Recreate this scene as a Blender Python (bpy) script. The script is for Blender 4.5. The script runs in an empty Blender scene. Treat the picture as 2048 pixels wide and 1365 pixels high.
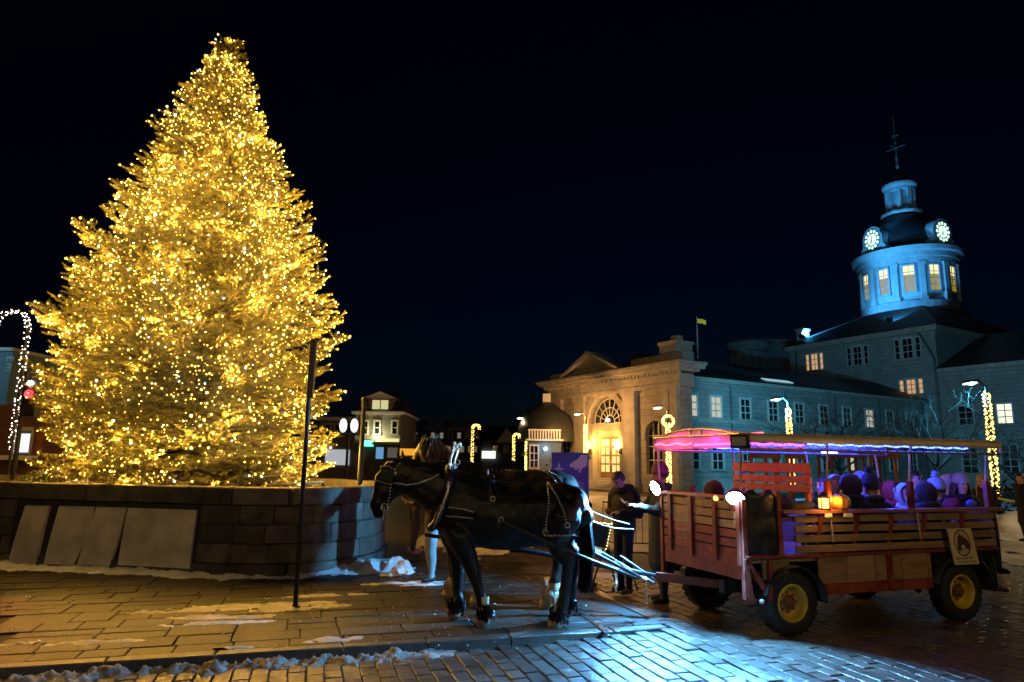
import bpy, bmesh, math, random
from mathutils import Vector, Matrix, noise
from mathutils.bvhtree import BVHTree
from mathutils.geometry import tessellate_polygon
random.seed(7)
SC = bpy.context.scene
# ------------------------------------------------------------------ camera, sky, faint fill sun, exposure
H = 1.9; PITCH = math.radians(10.0); ROLL = math.radians(0.8); F = 1365.0     # photo pixels (2048 wide)
cp, sp, cr, sr = math.cos(PITCH), math.sin(PITCH), math.cos(ROLL), math.sin(ROLL)
_U = Vector((0, -sp, cp)); FW = Vector((0, cp, sp))
RT = Vector((1, 0, 0))*cr + _U*sr; UP = _U*cr - Vector((1, 0, 0))*sr
cam = bpy.data.cameras.new('camera'); camo = bpy.data.objects.new('camera', cam)
SC.collection.objects.link(camo); SC.camera = camo
m = Matrix((RT, UP, -FW)).transposed().to_4x4(); m.translation = (0, 0, H); camo.matrix_world = m
cam.sensor_width = 36; cam.lens = F/2048*36; cam.clip_end = 3000; cam.clip_start = .05
W = bpy.data.worlds.new('World'); SC.world = W; W.use_nodes = True
nt = W.node_tree; nt.nodes.clear()
sky = nt.nodes.new('ShaderNodeTexSky'); sky.sky_type = 'NISHITA'; sky.sun_disc = False
sky.sun_elevation = math.radians(-4.0); sky.sun_rotation = math.radians(20); sky.air_density = 1.0; sky.dust_density = .4; sky.ozone_density = 3
bg = nt.nodes.new('ShaderNodeBackground'); bg.inputs['Strength'].default_value = 0.05
ou = nt.nodes.new('ShaderNodeOutputWorld')
tint = nt.nodes.new('ShaderNodeMixRGB'); tint.blend_type = 'MULTIPLY'; tint.inputs[0].default_value = 1; tint.inputs[2].default_value = (.32, .75, 1, 1)
nt.links.new(sky.outputs[0], tint.inputs[1]); nt.links.new(tint.outputs[0], bg.inputs[0]); nt.links.new(bg.outputs[0], ou.inputs[0])
sun = bpy.data.lights.new('fill_sun', 'SUN'); sun.energy = 0.012; sun.angle = math.radians(.5); sun.color = (.7, .82, 1)  # faint bluish sun lamp added only as night fill
suno = bpy.data.objects.new('fill_sun', sun); SC.collection.objects.link(suno)
suno.rotation_euler = (math.radians(48), 0, math.radians(-35))
vs = SC.view_settings; vs.view_transform = 'Standard'; vs.look = 'None'; vs.exposure = 0.0; vs.gamma = 1
cy = SC.cycles; cy.use_denoising = True; cy.max_bounces = 5; cy.diffuse_bounces = 2; cy.glossy_bounces = 3
cy.transmission_bounces = 3; cy.transparent_max_bounces = 6; cy.sample_clamp_indirect = 3.0; cy.sample_clamp_direct = 0
cy.caustics_reflective = False; cy.caustics_refractive = False; cy.use_light_tree = True; cy.use_adaptive_sampling = True; cy.adaptive_threshold = .02
try: cy.denoiser = 'OPENIMAGEDENOISE'; cy.denoising_prefilter = 'ACCURATE'
except Exception: pass
# ------------------------------------------------------------------ pixel helpers (a pixel gives a direction; depth comes from what it touches)
CAM = Vector((0, 0, H))
def ray(px, py): return FW + RT*((px-1024)/F) - UP*((py-682.5)/F)
def gnd(px, py, z=0.0):
    d = ray(px, py); return CAM + d*((z-H)/d.z)
def aty(px, py, Y):
    d = ray(px, py); return CAM + d*(Y/d.y)
def onplane(px, py, O, ang):
    t = Vector((math.cos(math.radians(ang)), math.sin(math.radians(ang)))); n = Vector((-t.y, t.x)); d = ray(px, py)
    k = (O[0]*n.x+O[1]*n.y)/(d.x*n.x+d.y*n.y); p = CAM + d*k
    return (p.x-O[0])*t.x+(p.y-O[1])*t.y, p.z
# ------------------------------------------------------------------ object helpers
def link(o): SC.collection.objects.link(o); return o
def tag(o, label, cat, group=None, kind=None):
    if label: o['label'] = label
    if cat: o['category'] = cat
    if group: o['group'] = group
    if kind: o['kind'] = kind
    return o
def thing(name, label, cat, loc=(0, 0, 0), rz=0, group=None):
    o = link(bpy.data.objects.new(name, None)); o.location = loc; o.rotation_euler = (0, 0, rz); o.empty_display_size = .1
    return tag(o, label, cat, group)
def struct(o): o['kind'] = 'structure'; return o
def place(name, mesh, parent=None, loc=None, rz=0, scale=None):
    o = link(bpy.data.objects.new(name, mesh)); o.parent = parent
    if loc is not None: o.location = loc
    if rz: o.rotation_euler = (0, 0, rz)
    if scale: o.scale = scale
    return o
def copy_tree(o, parent=None):
    c = link(o.copy()); c.parent = parent
    for ch in list(o.children): copy_tree(ch, c)
    return c
class MB:
    def __init__(s): s.v = []; s.f = []
    def add(s, vs, fs):
        b = len(s.v); s.v += [tuple(v) for v in vs]; s.f += [tuple(i+b for i in f) for f in fs]; return s
    def box(s, c, d, rot=None, ch=0):
        x, y, z = d[0]/2, d[1]/2, d[2]/2; c = Vector(c)
        if ch <= 0:
            vs = [Vector((a*x, b*y, e*z)) for a in (-1, 1) for b in (-1, 1) for e in (-1, 1)]
            fs = [(0,1,3,2), (4,6,7,5), (0,4,5,1), (2,3,7,6), (0,2,6,4), (1,5,7,3)]
        else:
            vs = []
            for zz, k in ((-z, 1), (-z+ch, 0), (z-ch, 0), (z, 1)):
                xx, yy = x-ch*k, y-ch*k
                vs += [Vector((-xx, -yy, zz)), Vector((xx, -yy, zz)), Vector((xx, yy, zz)), Vector((-xx, yy, zz))]
            fs = [(3,2,1,0), (12,13,14,15)]
            for r in range(3):
                for i in range(4): j = (i+1) % 4; fs.append((r*4+i, r*4+j, r*4+4+j, r*4+4+i))
        if rot is not None: vs = [rot @ v for v in vs]
        return s.add([v+c for v in vs], fs)
    def bb(s, a, b, ch=0):
        return s.box([(a[i]+b[i])/2 for i in range(3)], [abs(b[i]-a[i]) for i in range(3)], None, ch)
    def beam(s, p, q, w, h, up=(0, 0, 1)):
        p, q = Vector(p), Vector(q); d = q-p; L = d.length; x = d.normalized(); u = Vector(up)
        y = u.cross(x)
        if y.length < 1e-4: y = Vector((0, 1, 0)).cross(x)
        y.normalize(); z = x.cross(y)
        return s.box((p+q)/2, (L, w, h), Matrix((x, y, z)).transposed())
    def tube(s, pts, rad, n=8, caps=True, closed=False, flat=1.0, lat=None):
        pts = [Vector(p) for p in pts]; N = len(pts)
        if not hasattr(rad, '__len__'): rad = [rad]*N
        prev = None; vs = []
        for i, p in enumerate(pts):
            if closed: d = pts[(i+1) % N]-pts[i-1]
            else: d = pts[min(i+1, N-1)]-pts[max(i-1, 0)]
            d = d.normalized() if d.length > 1e-9 else Vector((0, 0, 1))
            if lat is not None: a = (lat - d*lat.dot(d))
            elif prev is None: a = d.cross(Vector((0, 0, 1))) if abs(d.z) < .95 else d.cross(Vector((1, 0, 0)))
            else: a = prev - d*prev.dot(d)
            a = a.normalized() if a.length > 1e-6 else d.orthogonal().normalized()
            prev = a; b = d.cross(a)
            r = rad[i]; ra, rb = (r if hasattr(r, '__len__') else (r, r*flat))
            for k in range(n):
                t = 2*math.pi*k/n; vs.append(p + a*math.cos(t)*ra + b*math.sin(t)*rb)
        fs = []
        for i in range(N if closed else N-1):
            j = (i+1) % N
            for k in range(n): l = (k+1) % n; fs.append((i*n+k, i*n+l, j*n+l, j*n+k))
        if caps and not closed: fs += [tuple(range(n-1, -1, -1)), tuple((N-1)*n+k for k in range(n))]
        return s.add(vs, fs)
    def cyl(s, p, q, r, r2=None, n=12): return s.tube([p, q], [r, r if r2 is None else r2], n)
    def lathe(s, prof, c=(0, 0, 0), n=16, a0=0, a1=2*math.pi, axis='z', stretch=(1, 1)):
        full = abs(a1-a0-2*math.pi) < 1e-6; N = n if full else n+1; vs = []
        for r, z in prof:
            for k in range(N):
                t = a0+(a1-a0)*k/n; x, y = r*math.cos(t)*stretch[0], r*math.sin(t)*stretch[1]
                v = (x, y, z) if axis == 'z' else ((z, x, y) if axis == 'x' else (y, z, x))
                vs.append((v[0]+c[0], v[1]+c[1], v[2]+c[2]))
        fs = []
        for i in range(len(prof)-1):
            for k in range(n if full else n): l = (k+1) % N; fs.append((i*N+k, i*N+l, (i+1)*N+l, (i+1)*N+k))
        return s.add(vs, fs)
    def ball(s, c, r, n=10, m=6, sc=(1, 1, 1)):
        vs = [(c[0], c[1], c[2]-r*sc[2])]; fs = []
        for i in range(1, m):
            t = math.pi*i/m
            for k in range(n):
                a = 2*math.pi*k/n; vs.append((c[0]+r*sc[0]*math.sin(t)*math.cos(a), c[1]+r*sc[1]*math.sin(t)*math.sin(a), c[2]-r*sc[2]*math.cos(t)))
        vs.append((c[0], c[1], c[2]+r*sc[2])); e = len(vs)-1
        for k in range(n):
            l = (k+1) % n; fs.append((0, 1+l, 1+k)); fs.append((e, 1+(m-2)*n+k, 1+(m-2)*n+l))
            for i in range(m-2): fs.append((1+i*n+k, 1+i*n+l, 1+(i+1)*n+l, 1+(i+1)*n+k))
        return s.add(vs, fs)
    def prism(s, poly, d0, d1, fn, holes=()):
        # poly in 2-D, extruded from d0 to d1; fn(a, b, d) -> 3-D point
        loops = [list(poly)]+[list(h) for h in holes]; flat = [p for l in loops for p in l]
        tris = tessellate_polygon([[Vector((p[0], p[1], 0)) for p in l] for l in loops])
        n = len(flat); vs = [fn(p[0], p[1], d0) for p in flat]+[fn(p[0], p[1], d1) for p in flat]
        fs = [tuple(t) for t in tris]+[tuple(n+i for i in reversed(t)) for t in tris]; b = 0
        for l in loops:
            k = len(l)
            for i in range(k): j = (i+1) % k; fs.append((b+i, b+j, n+b+j, n+b+i))
            b += k
        return s.add(vs, fs)
    def mesh(s, name, mat=None, smooth=False):
        me = bpy.data.meshes.new(name); me.from_pydata(s.v, [], s.f)
        bm = bmesh.new(); bm.from_mesh(me); bmesh.ops.recalc_face_normals(bm, faces=bm.faces); bm.to_mesh(me); bm.free()
        if smooth: me.polygons.foreach_set('use_smooth', [True]*len(me.polygons))
        for mm in (mat if isinstance(mat, (list, tuple)) else [mat]):
            if mm: me.materials.append(mm)
        return me
    def build(s, name, mat, parent=None, smooth=False, loc=None):
        return place(name, s.mesh(name, mat, smooth), parent, loc)
# ------------------------------------------------------------------ materials
MATS = {}
def pm(name, col, rough=.6, metal=0, var=.25, scale=6, bump=.15, spec=.5, rnd=0, trans=0, bscale=None, col2=None, stretch=None, coat=0):
    if name in MATS: return MATS[name]
    M = bpy.data.materials.new(name); M.use_nodes = True; t = M.node_tree; N = t.nodes; L = t.links
    b = N['Principled BSDF']; tc = N.new('ShaderNodeTexCoord'); src = tc.outputs['Object']
    if stretch:
        mp = N.new('ShaderNodeMapping'); mp.inputs['Scale'].default_value = stretch; L.new(src, mp.inputs[0]); src = mp.outputs[0]
    if rnd:
        oi = N.new('ShaderNodeObjectInfo'); va = N.new('ShaderNodeVectorMath'); va.operation = 'MULTIPLY_ADD'
        L.new(oi.outputs['Random'], va.inputs[0]); va.inputs[1].default_value = (37, 19, 53); L.new(src, va.inputs[2]); src = va.outputs[0]
    nz = N.new('ShaderNodeTexNoise'); nz.inputs['Scale'].default_value = scale; nz.inputs['Detail'].default_value = 6; nz.inputs['Roughness'].default_value = .65
    L.new(src, nz.inputs['Vector'])
    rp = N.new('ShaderNodeValToRGB'); e = rp.color_ramp.elements; e[0].position = .3; e[1].position = .72
    c2 = col2 or col
    e[0].color = [max(0, c*(1-var)) for c in col]+[1]; e[1].color = [min(1, c*(1+var)) for c in c2]+[1]
    L.new(nz.outputs['Fac'], rp.inputs[0]); out = rp.outputs[0]
    if rnd:
        mr = N.new('ShaderNodeMapRange'); mr.inputs['To Min'].default_value = 1-rnd; mr.inputs['To Max'].default_value = 1+rnd
        L.new(oi.outputs['Random'], mr.inputs['Value']); hs = N.new('ShaderNodeHueSaturation'); L.new(mr.outputs[0], hs.inputs['Value']); L.new(out, hs.inputs['Color']); out = hs.outputs[0]
    L.new(out, b.inputs['Base Color'])
    b.inputs['Roughness'].default_value = rough; b.inputs['Metallic'].default_value = metal; b.inputs['Specular IOR Level'].default_value = spec
    if coat: b.inputs['Coat Weight'].default_value = coat; b.inputs['Coat Roughness'].default_value = .15
    if trans: b.inputs['Transmission Weight'].default_value = trans
    if bump:
        bn = N.new('ShaderNodeTexNoise'); bn.inputs['Scale'].default_value = bscale or scale*4; bn.inputs['Detail'].default_value = 5; L.new(src, bn.inputs['Vector'])
        bu = N.new('ShaderNodeBump'); bu.inputs['Strength'].default_value = bump; bu.inputs['Distance'].default_value = .02
        L.new(bn.outputs['Fac'], bu.inputs['Height']); L.new(bu.outputs[0], b.inputs['Normal'])
        rr = N.new('ShaderNodeMapRange'); rr.inputs['To Min'].default_value = max(.02, rough-.12); rr.inputs['To Max'].default_value = min(1, rough+.15)
        L.new(nz.outputs['Fac'], rr.inputs['Value']); L.new(rr.outputs[0], b.inputs['Roughness'])
    MATS[name] = M; return M
def em(name, col, st, sample=True):
    if name in MATS: return MATS[name]
    M = bpy.data.materials.new(name); M.use_nodes = True; b = M.node_tree.nodes['Principled BSDF']
    b.inputs['Base Color'].default_value = (.08, .08, .08, 1); b.inputs['Roughness'].default_value = .3
    b.inputs['Emission Color'].default_value = (*col, 1); b.inputs['Emission Strength'].default_value = st
    if not sample: M.cycles.emission_sampling = 'NONE'
    MATS[name] = M; return M
def brickmat(name, c1, c2, mortar, bw, bh, rough=.8, bump=.4, msize=.02):
    M = bpy.data.materials.new(name); M.use_nodes = True; t = M.node_tree; N = t.nodes; L = t.links; b = N['Principled BSDF']
    tc = N.new('ShaderNodeTexCoord'); sx = N.new('ShaderNodeSeparateXYZ'); L.new(tc.outputs['Object'], sx.inputs[0])
    ad = N.new('ShaderNodeMath'); L.new(sx.outputs[0], ad.inputs[0]); L.new(sx.outputs[1], ad.inputs[1])
    cb = N.new('ShaderNodeCombineXYZ'); L.new(ad.outputs[0], cb.inputs[0]); L.new(sx.outputs[2], cb.inputs[1])
    br = N.new('ShaderNodeTexBrick'); br.inputs['Scale'].default_value = 1; br.inputs['Brick Width'].default_value = bw; br.inputs['Row Height'].default_value = bh
    br.inputs['Mortar Size'].default_value = msize; br.inputs['Color1'].default_value = (*c1, 1); br.inputs['Color2'].default_value = (*c2, 1); br.inputs['Mortar'].default_value = (*mortar, 1)
    L.new(cb.outputs[0], br.inputs['Vector'])
    nz = N.new('ShaderNodeTexNoise'); nz.inputs['Scale'].default_value = .9; nz.inputs['Detail'].default_value = 8; L.new(tc.outputs['Object'], nz.inputs['Vector'])
    mr = N.new('ShaderNodeMapRange'); mr.inputs['To Min'].default_value = .65; mr.inputs['To Max'].default_value = 1.3; L.new(nz.outputs['Fac'], mr.inputs['Value'])
    hs = N.new('ShaderNodeHueSaturation'); L.new(mr.outputs[0], hs.inputs['Value']); L.new(br.outputs[0], hs.inputs['Color']); L.new(hs.outputs[0], b.inputs['Base Color'])
    bu = N.new('ShaderNodeBump'); bu.inputs['Strength'].default_value = bump; bu.inputs['Distance'].default_value = .03; bu.invert = True
    L.new(br.outputs['Fac'], bu.inputs['Height']); L.new(bu.outputs[0], b.inputs['Normal']); b.inputs['Roughness'].default_value = rough
    MATS[name] = M; return M
BLACKMET = pm('black painted steel', (.012, .012, .013), .42, .3, .3, 20, .1)
SNOW = pm('trodden snow', (.62, .64, .68), .55, 0, .18, 3, .5, bscale=30)
DIRTSNOW = pm('dirty snow', (.50, .49, .48), .6, 0, .45, 4, .6, bscale=25)
STEEL = pm('bright steel', (.78, .78, .76), .25, .45, .15, 30, .05)
LEATHER = pm('black leather', (.012, .011, .010), .35, 0, .3, 30, .2)
WHITEPAINT = pm('white paint', (.72, .72, .70), .5, 0, .1, 5, .1)
def lamp(name, kind, loc, power, col, parent=None, r=.05, aim=None, ang=None, blend=.5):
    l = bpy.data.lights.new(name, kind); l.energy = power; l.color = col; l.shadow_soft_size = r
    o = link(bpy.data.objects.new(name, l)); o.location = loc
    if kind == 'SPOT': l.spot_size = math.radians(ang); l.spot_blend = blend
    if aim is not None: o.rotation_euler = (Vector(aim)-Vector(loc)).to_track_quat('-Z', 'Y').to_euler()
    o.parent = parent; return o
def fbm(x, y, z=0, s=1.0, o=4): return noise.fractal(Vector((x*s, y*s, z)), 1.0, 2.0, o)
def textmesh(txt, size, name, mat, align='CENTER', extr=.002):
    c = bpy.data.curves.new(name, 'FONT'); c.body = txt; c.size = size; c.align_x = align; c.extrude = extr
    o = link(bpy.data.objects.new('tmp', c)); bpy.context.view_layer.update()
    me = bpy.data.meshes.new_from_object(o.evaluated_get(bpy.context.evaluated_depsgraph_get())); bpy.data.objects.remove(o); me.materials.clear(); me.materials.append(mat); me.name = name
    return me
# ================================================================== GROUND
KA = math.radians(16.5); K0 = Vector((-1.03, 7.63)); KS = Vector((math.cos(KA), math.sin(KA))); KT = Vector((-KS.y, KS.x))
def ks(s, t): p = K0+KS*s+KT*t; return p.x, p.y
def toks(x, y): d = Vector((x, y))-K0; return d.dot(KS), d.dot(KT)
def zroad(s): return -.10 + .094*min(1, max(0, (s+.2)/3.2))**1.5
ASPH = pm('wet asphalt', (.028, .027, .026), .38, 0, .5, 1.4, .35, bscale=60)
g = MB(); R = 900
g.add([(-R, -R, -.16), (R, -R, -.16), (R, R, -.16), (-R, R, -.16)], [(0, 1, 2, 3)])
struct(g.build('ground', ASPH))
# square of asphalt behind the slabs, level with them
g = MB(); g.add([(*ks(-14, -.0), -.03), (*ks(120, 0), -.03), (*ks(140, 130), -.03), (*ks(-90, 130), -.03), (*ks(-60, 4), -.03)], [(0, 1, 2, 3, 4)])
SQUARE = pm('asphalt square', (.045, .036, .030), .5, 0, .5, .9, .4, bscale=45)
struct(g.build('square', SQUARE))
# road bed under the bricks, ramping up to the flush end of the kerb
g = MB(); ss = [-14, -3, -.3, .3, .9, 1.5, 2.1, 2.6, 3.0, 14]
v = []
for s_ in ss: v += [(*ks(s_, -9), zroad(s_)-.022), (*ks(s_, .02 if s_ < 3 else 0), zroad(s_)-.022)]
g.add(v, [(2*i, 2*i+2, 2*i+3, 2*i+1) for i in range(len(ss)-1)])
road = struct(g.build('road', pm('dark joint sand', (.012, .011, .010), .9, 0, .4, 20, .3)))
BRICK = pm('street brick', (.062, .047, .040), .32, 0, .4, 5, .5, bscale=40, rnd=.35)
SLAB = pm('sidewalk slab', (.021, .0175, .014), .48, 0, .6, 3.5, .6, .3, bscale=30, rnd=.4)
KERBM = pm('granite kerb', (.05, .044, .038), .42, 0, .35, 8, .4, bscale=50, rnd=.15)
def inframe(x, y, z=0, mx=40):
    v = Vector((x, y, z))-CAM; d = v.dot(FW)
    if d < .5: return None
    a, b = 1024+F*v.dot(RT)/d, 682.5-F*v.dot(UP)/d
    return (a, b) if -mx < a < 2048+mx and -mx < b < 1365+mx else None
# bricks: courses at a right angle to the kerb
bw, bl = .165, .25; cand = []
def onroad(s, t):
    return t < -.02 if s < 3.1 else t < 3.4
for i in range(-34, 90):
    s_ = i*bw+.03
    for j in range(-12, 16):
        t = j*bl+(bl/2 if i % 2 else 0)-.14
        if not onroad(s_, t+(bl/2 if s_ < 3.1 else 0)-.01): continue
        x, y = ks(s_, t)
        if inframe(x, y, -.05): cand.append((Vector((x, y)).length, s_, t, x, y))
cand.sort()
bms = []
for k in range(6):
    rr = random.Random(k); b = MB(); hx, hy = bw/2-.006, bl/2-.006
    b.box((0, 0, -.03), (2*hx, 2*hy, .06), None, .007)
    b.v = [(x+rr.uniform(-.004, .004), y+rr.uniform(-.004, .004), z+(rr.uniform(-.003, .003) if z > -.02 else 0)) for x, y, z in b.v]
    bms.append(b)
bmesh_ = [b.mesh('brick', BRICK) for b in bms]
rest = MB(); ca, sa = math.cos(KA), math.sin(KA)
for n, (d, s_, t, x, y) in enumerate(cand):
    z = (zroad(s_) if s_ < 3.1 else -.006)+random.uniform(-.006, .005); k = random.randrange(6)
    if n < 300:
        o = place('brick', bmesh_[k], road, (x, y, z), KA); o.rotation_euler = (random.gauss(0, .012), random.gauss(0, .012), KA+random.gauss(0, .008))
    else: rest.add([(x+ca*a-sa*b-0, y+sa*a+ca*b, z+c) for a, b, c in bms[k].v], bms[k].f)
r_ = rest.build('distant_bricks', pm('street brick far', (.062, .047, .040), .32, 0, .5, 3, .5, bscale=40), road); r_['kind'] = 'stuff'
# sidewalk: bed, kerb stones, slabs
g = MB(); g.add([(*ks(-14, .1), -.022), (*ks(3.05, .1), -.022), (*ks(3.05, 6.2), -.022), (*ks(-14, 6.2), -.022)], [(0, 1, 2, 3)])
sw = struct(g.build('sidewalk', MATS['dark joint sand']))
s_ = -8.0
while s_ < 3.0:
    L_ = random.uniform(.85, 1.25); e = min(s_+L_, 3.05); b = MB(); x, y = ks((s_+e)/2, .085)
    b.box((0, 0, -.075), (e-s_-.012, .17, .15), None, .012)
    b.v = [(a+random.uniform(-.005, .005), c+random.uniform(-.006, .006), d) for a, c, d in b.v]
    place('kerb_stone', b.mesh('kerb_stone', KERBM), sw, (x, y, .002), KA); s_ = e
WALLP = [Vector(p) for p in ((-13, 16.2), (-11.2, 13.9), (-9.9, 12.75), (-8.55, 12.27), (-6.5, 11.9), (-4.5, 11.52), (-3.45, 11.72), (-2.75, 12.5), (-2.5, 13.6), (-2.9, 15.6), (-4.6, 17.6), (-7.5, 18.6), (-10.5, 18.2))]
def inwall(x, y):
    c = False; n = len(WALLP)
    for i in range(n):
        a, b = WALLP[i], WALLP[i-1]
        if (a.y > y) != (b.y > y) and x < (b.x-a.x)*(y-a.y)/(b.y-a.y)+a.x: c = not c
    return c
smesh = {}
def slabmesh(l, d):
    if (l, d) not in smesh:
        b = MB(); b.box((0, 0, -.025), (l-.014, d-.014, .05), None, .006)
        b.v = [(x+random.uniform(-.003, .003), y+random.uniform(-.003, .003), z) for x, y, z in b.v]; smesh[(l, d)] = b.mesh('slab', SLAB)
    return smesh[(l, d)]
t = .175; ns = 0
while t < 5.6:
    d = random.choice((.3, .3, .4, .55)); s_ = -8.3+random.uniform(0, .5)
    while s_ < 3.0:
        l = random.choice((.42, .55, .7, .85))
        if s_+l > 3.08: l = .42
        parts = [(0, d)] if not (d > .5 and random.random() < .35) else [(0, .3), (.3, d-.3)]
        for o_, dd in parts:
            x, y = ks(s_+l/2, t+o_+dd/2)
            if s_+l <= 3.2 and inframe(x, y) and not inwall(x, y):
                o = place('slab', slabmesh(l, round(dd, 2)), sw, (x, y, random.uniform(-.004, .003)), KA); ns += 1
                o.rotation_euler = (random.gauss(0, .004), random.gauss(0, .004), KA)
        s_ += l
    t += d
# ---------------- snow
def snowsheet(name, x0, x1, y0, y1, step, fn, mat, parent=None):
    nx, ny = int((x1-x0)/step)+1, int((y1-y0)/step)+1; hs = {}; b = MB()
    for i in range(nx):
        for j in range(ny):
            x, y = x0+i*step, y0+j*step; hs[i, j] = fn(x, y)
    ids = {}
    def vid(i, j):
        if (i, j) not in ids:
            ids[i, j] = len(b.v); b.v.append((x0+i*step, y0+j*step, max(hs[i, j], -.012)))
        return ids[i, j]
    for i in range(nx-1):
        for j in range(ny-1):
            if max(hs[i, j], hs[i+1, j], hs[i, j+1], hs[i+1, j+1]) > 0: b.f.append((vid(i, j), vid(i+1, j), vid(i+1, j+1), vid(i, j+1)))
    o = b.build(name, mat, parent, True); return o
def edge_dist(x, y):
    p = Vector((x, y)); best = 9
    for i in range(len(WALLP)):
        a, b = WALLP[i-1], WALLP[i]; ab = b-a; k = max(0, min(1, (p-a).dot(ab)/ab.length_squared)); best = min(best, (p-a-ab*k).length)
    return best
def f_wall(x, y):
    if inwall(x, y): return -.01
    d = edge_dist(x, y); k = max(0, 1-abs(x+1.9)/1.3)*max(0, 1-abs(y-12.3)/1.2)
    return .10*(1-d/(.30+.25*k)) + .05*fbm(x, y, 1, 2.5) + .07*fbm(x, y, 4, 7)*.5 - .02 + .20*k*(1+1.1*fbm(x, y, 7, 3)+.35*fbm(x, y, 8, 8))
tag(snowsheet('snow_bank', -10.5, -.6, 10.6, 13.6, .035, f_wall, SNOW), 'white snow bank swept along the foot of the planter wall', 'snow', None, 'stuff')
def spots(x, y, L):
    return max((1-((x-a)/rx)**2-((y-b-(x-a)*.27)/ry)**2) for a, b, rx, ry in L)
P = lambda px, py: gnd(px, py)[:2]
SP = [(*P(520, 1213), 1.0, .22), (*P(440, 1235), .7, .12), (*P(600, 1217), .6, .14), (*P(655, 1280), .32, .12), (*P(430, 1247), .6, .09), (*P(190, 1285), .45, .10), (*P(640, 1192), .5, .10), (*P(330, 1225), .35, .06), (*P(800, 1167), .65, .10), (*P(860, 1170), .5, .08), (*P(110, 1332), .25, .05), (*P(20, 1290), .2, .05), (*P(455, 1298), .3, .03)]
def f_spot(x, y):
    m_ = spots(x, y, SP); return .020*(m_*.9 + 1.1*fbm(x, y*1.6, 2, 3.2) + .6*fbm(x, y, 3, 11) - .10)
tag(snowsheet('snow_patches', -6.8, .3, 7.3, 12.2, .028, f_spot, DIRTSNOW), 'thin trampled snow patches frozen onto the sidewalk slabs', 'snow', None, 'stuff')
def f_gut(x, y):
    s_, t_ = toks(x, y); z0 = zroad(s_)
    if t_ > -.004 or s_ < -5.2 or s_ > .5: return -1
    w = .16+.10*fbm(s_, 0, 3, 1.1); k = 1-abs(t_+.07)/max(.04, w); e = min(1, (.5-s_)*1.5)
    return z0+.075*e*(k*.7+.95*fbm(x, y, 2, 3.3)*.9+.55*fbm(x, y, 5, 13)+.30*fbm(x, y, 8, 34)-.18)
def f_gut2(x, y):
    h_ = f_gut(x, y); return h_
g_ = MB(); st = .02; x0, x1, y0, y1 = -6.2, -.4, 6.2, 8.0; hh = {}
for i in range(int((x1-x0)/st)):
    for j in range(int((y1-y0)/st)):
        x, y = x0+i*st, y0+j*st; s_, t_ = toks(x, y)
        if -.45 < t_ < .05 and -5.2 < s_ < .5: hh[i, j] = (x, y, f_gut(x, y), zroad(s_))
ids = {}
for (i, j), v_ in hh.items():
    q = [(i, j), (i+1, j), (i+1, j+1), (i, j+1)]
    if all(k in hh for k in q) and max(hh[k][2]-hh[k][3] for k in q) > .002:
        f_ = []
        for k in q:
            if k not in ids: ids[k] = len(g_.v); w_ = hh[k]; g_.v.append((w_[0], w_[1], max(w_[2], w_[3]-.02)))
            f_.append(ids[k])
        g_.f.append(tuple(f_))
tag(g_.build('kerb_snow', pm('gutter snow', (.25, .235, .22), .65, 0, .6, 6, .7, bscale=30), None, True), 'crusted dirty snow ridge lying in the gutter below the kerb', 'snow', None, 'stuff')
b = MB()
for i in range(260):
    px, py = random.uniform(0, 1250), random.uniform(1165, 1300); p = gnd(px, py); r = random.uniform(.004, .014)
    q = MB().ball((0, 0, 0), r, 5, 3, (1, 1, .7)); b.add([(p.x+a, p.y+c, r*.3+d) for a, c, d in q.v], q.f)
tag(b.build('snow_crumbs', SNOW), 'tiny loose snow crumbs scattered over the sidewalk slabs', 'snow', None, 'stuff')
# snow field of the square behind
def f_sq(x, y):
    a = (y-14.2-.10*(x-3)) if x < 6.5 else (y-12.6-.15*(x-6.5))
    m_ = min(1.5, a*.6); c = max(0, 1-abs(y-12.3)/1.0)*max(0, 1-abs(x-.9)/1.6)*1.2
    m_ = max(m_, c)
    return -.035+.03*(m_*1.4+1.3*fbm(x, y, 5, .9)+.7*fbm(x, y, 6, 3.5)-.15)
SQSNOW = pm('packed square snow', (.50, .50, .50), .5, 0, .35, 1.2, .6, bscale=14)
tag(snowsheet('square_snow', -2.2, 30, 11.2, 40, .11, f_sq, SQSNOW), 'packed snow covering the open square behind the wagon', 'snow', None, 'stuff')
def f_heap(x, y):
    return .75*math.exp(-((x-15.2)/2.2)**2-((y-20.5)/1.3)**2)+.35*math.exp(-((x-12)/1.8)**2-((y-21.5)/.9)**2)-.12+.16*fbm(x, y, 9, 1.3)+.05*fbm(x, y, 9, 5)
tag(snowsheet('snow_heap', 9, 19.5, 18, 24, .09, f_heap, SQSNOW), 'ploughed snow heap at the edge of the square behind the blonde woman', 'snow heap')
mh = thing('manhole_cover', 'round iron manhole cover on the pavement behind the black horse', 'manhole cover', gnd(985, 1172)+Vector((0, 0, -.025)))
IRON = pm('cast iron', (.03, .028, .026), .4, .7, .3, 25, .5)
MB().lathe([(.36, 0), (.36, .03), (.31, .03), (.31, .022)], n=32).build('rim', IRON, mh); MB().lathe([(.305, .0), (.305, .026), (0, .026)], n=32).build('lid', IRON, mh)
PAPER = pm('white paper', (.75, .75, .74), .7, 0, .05, 5, .1)
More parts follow.
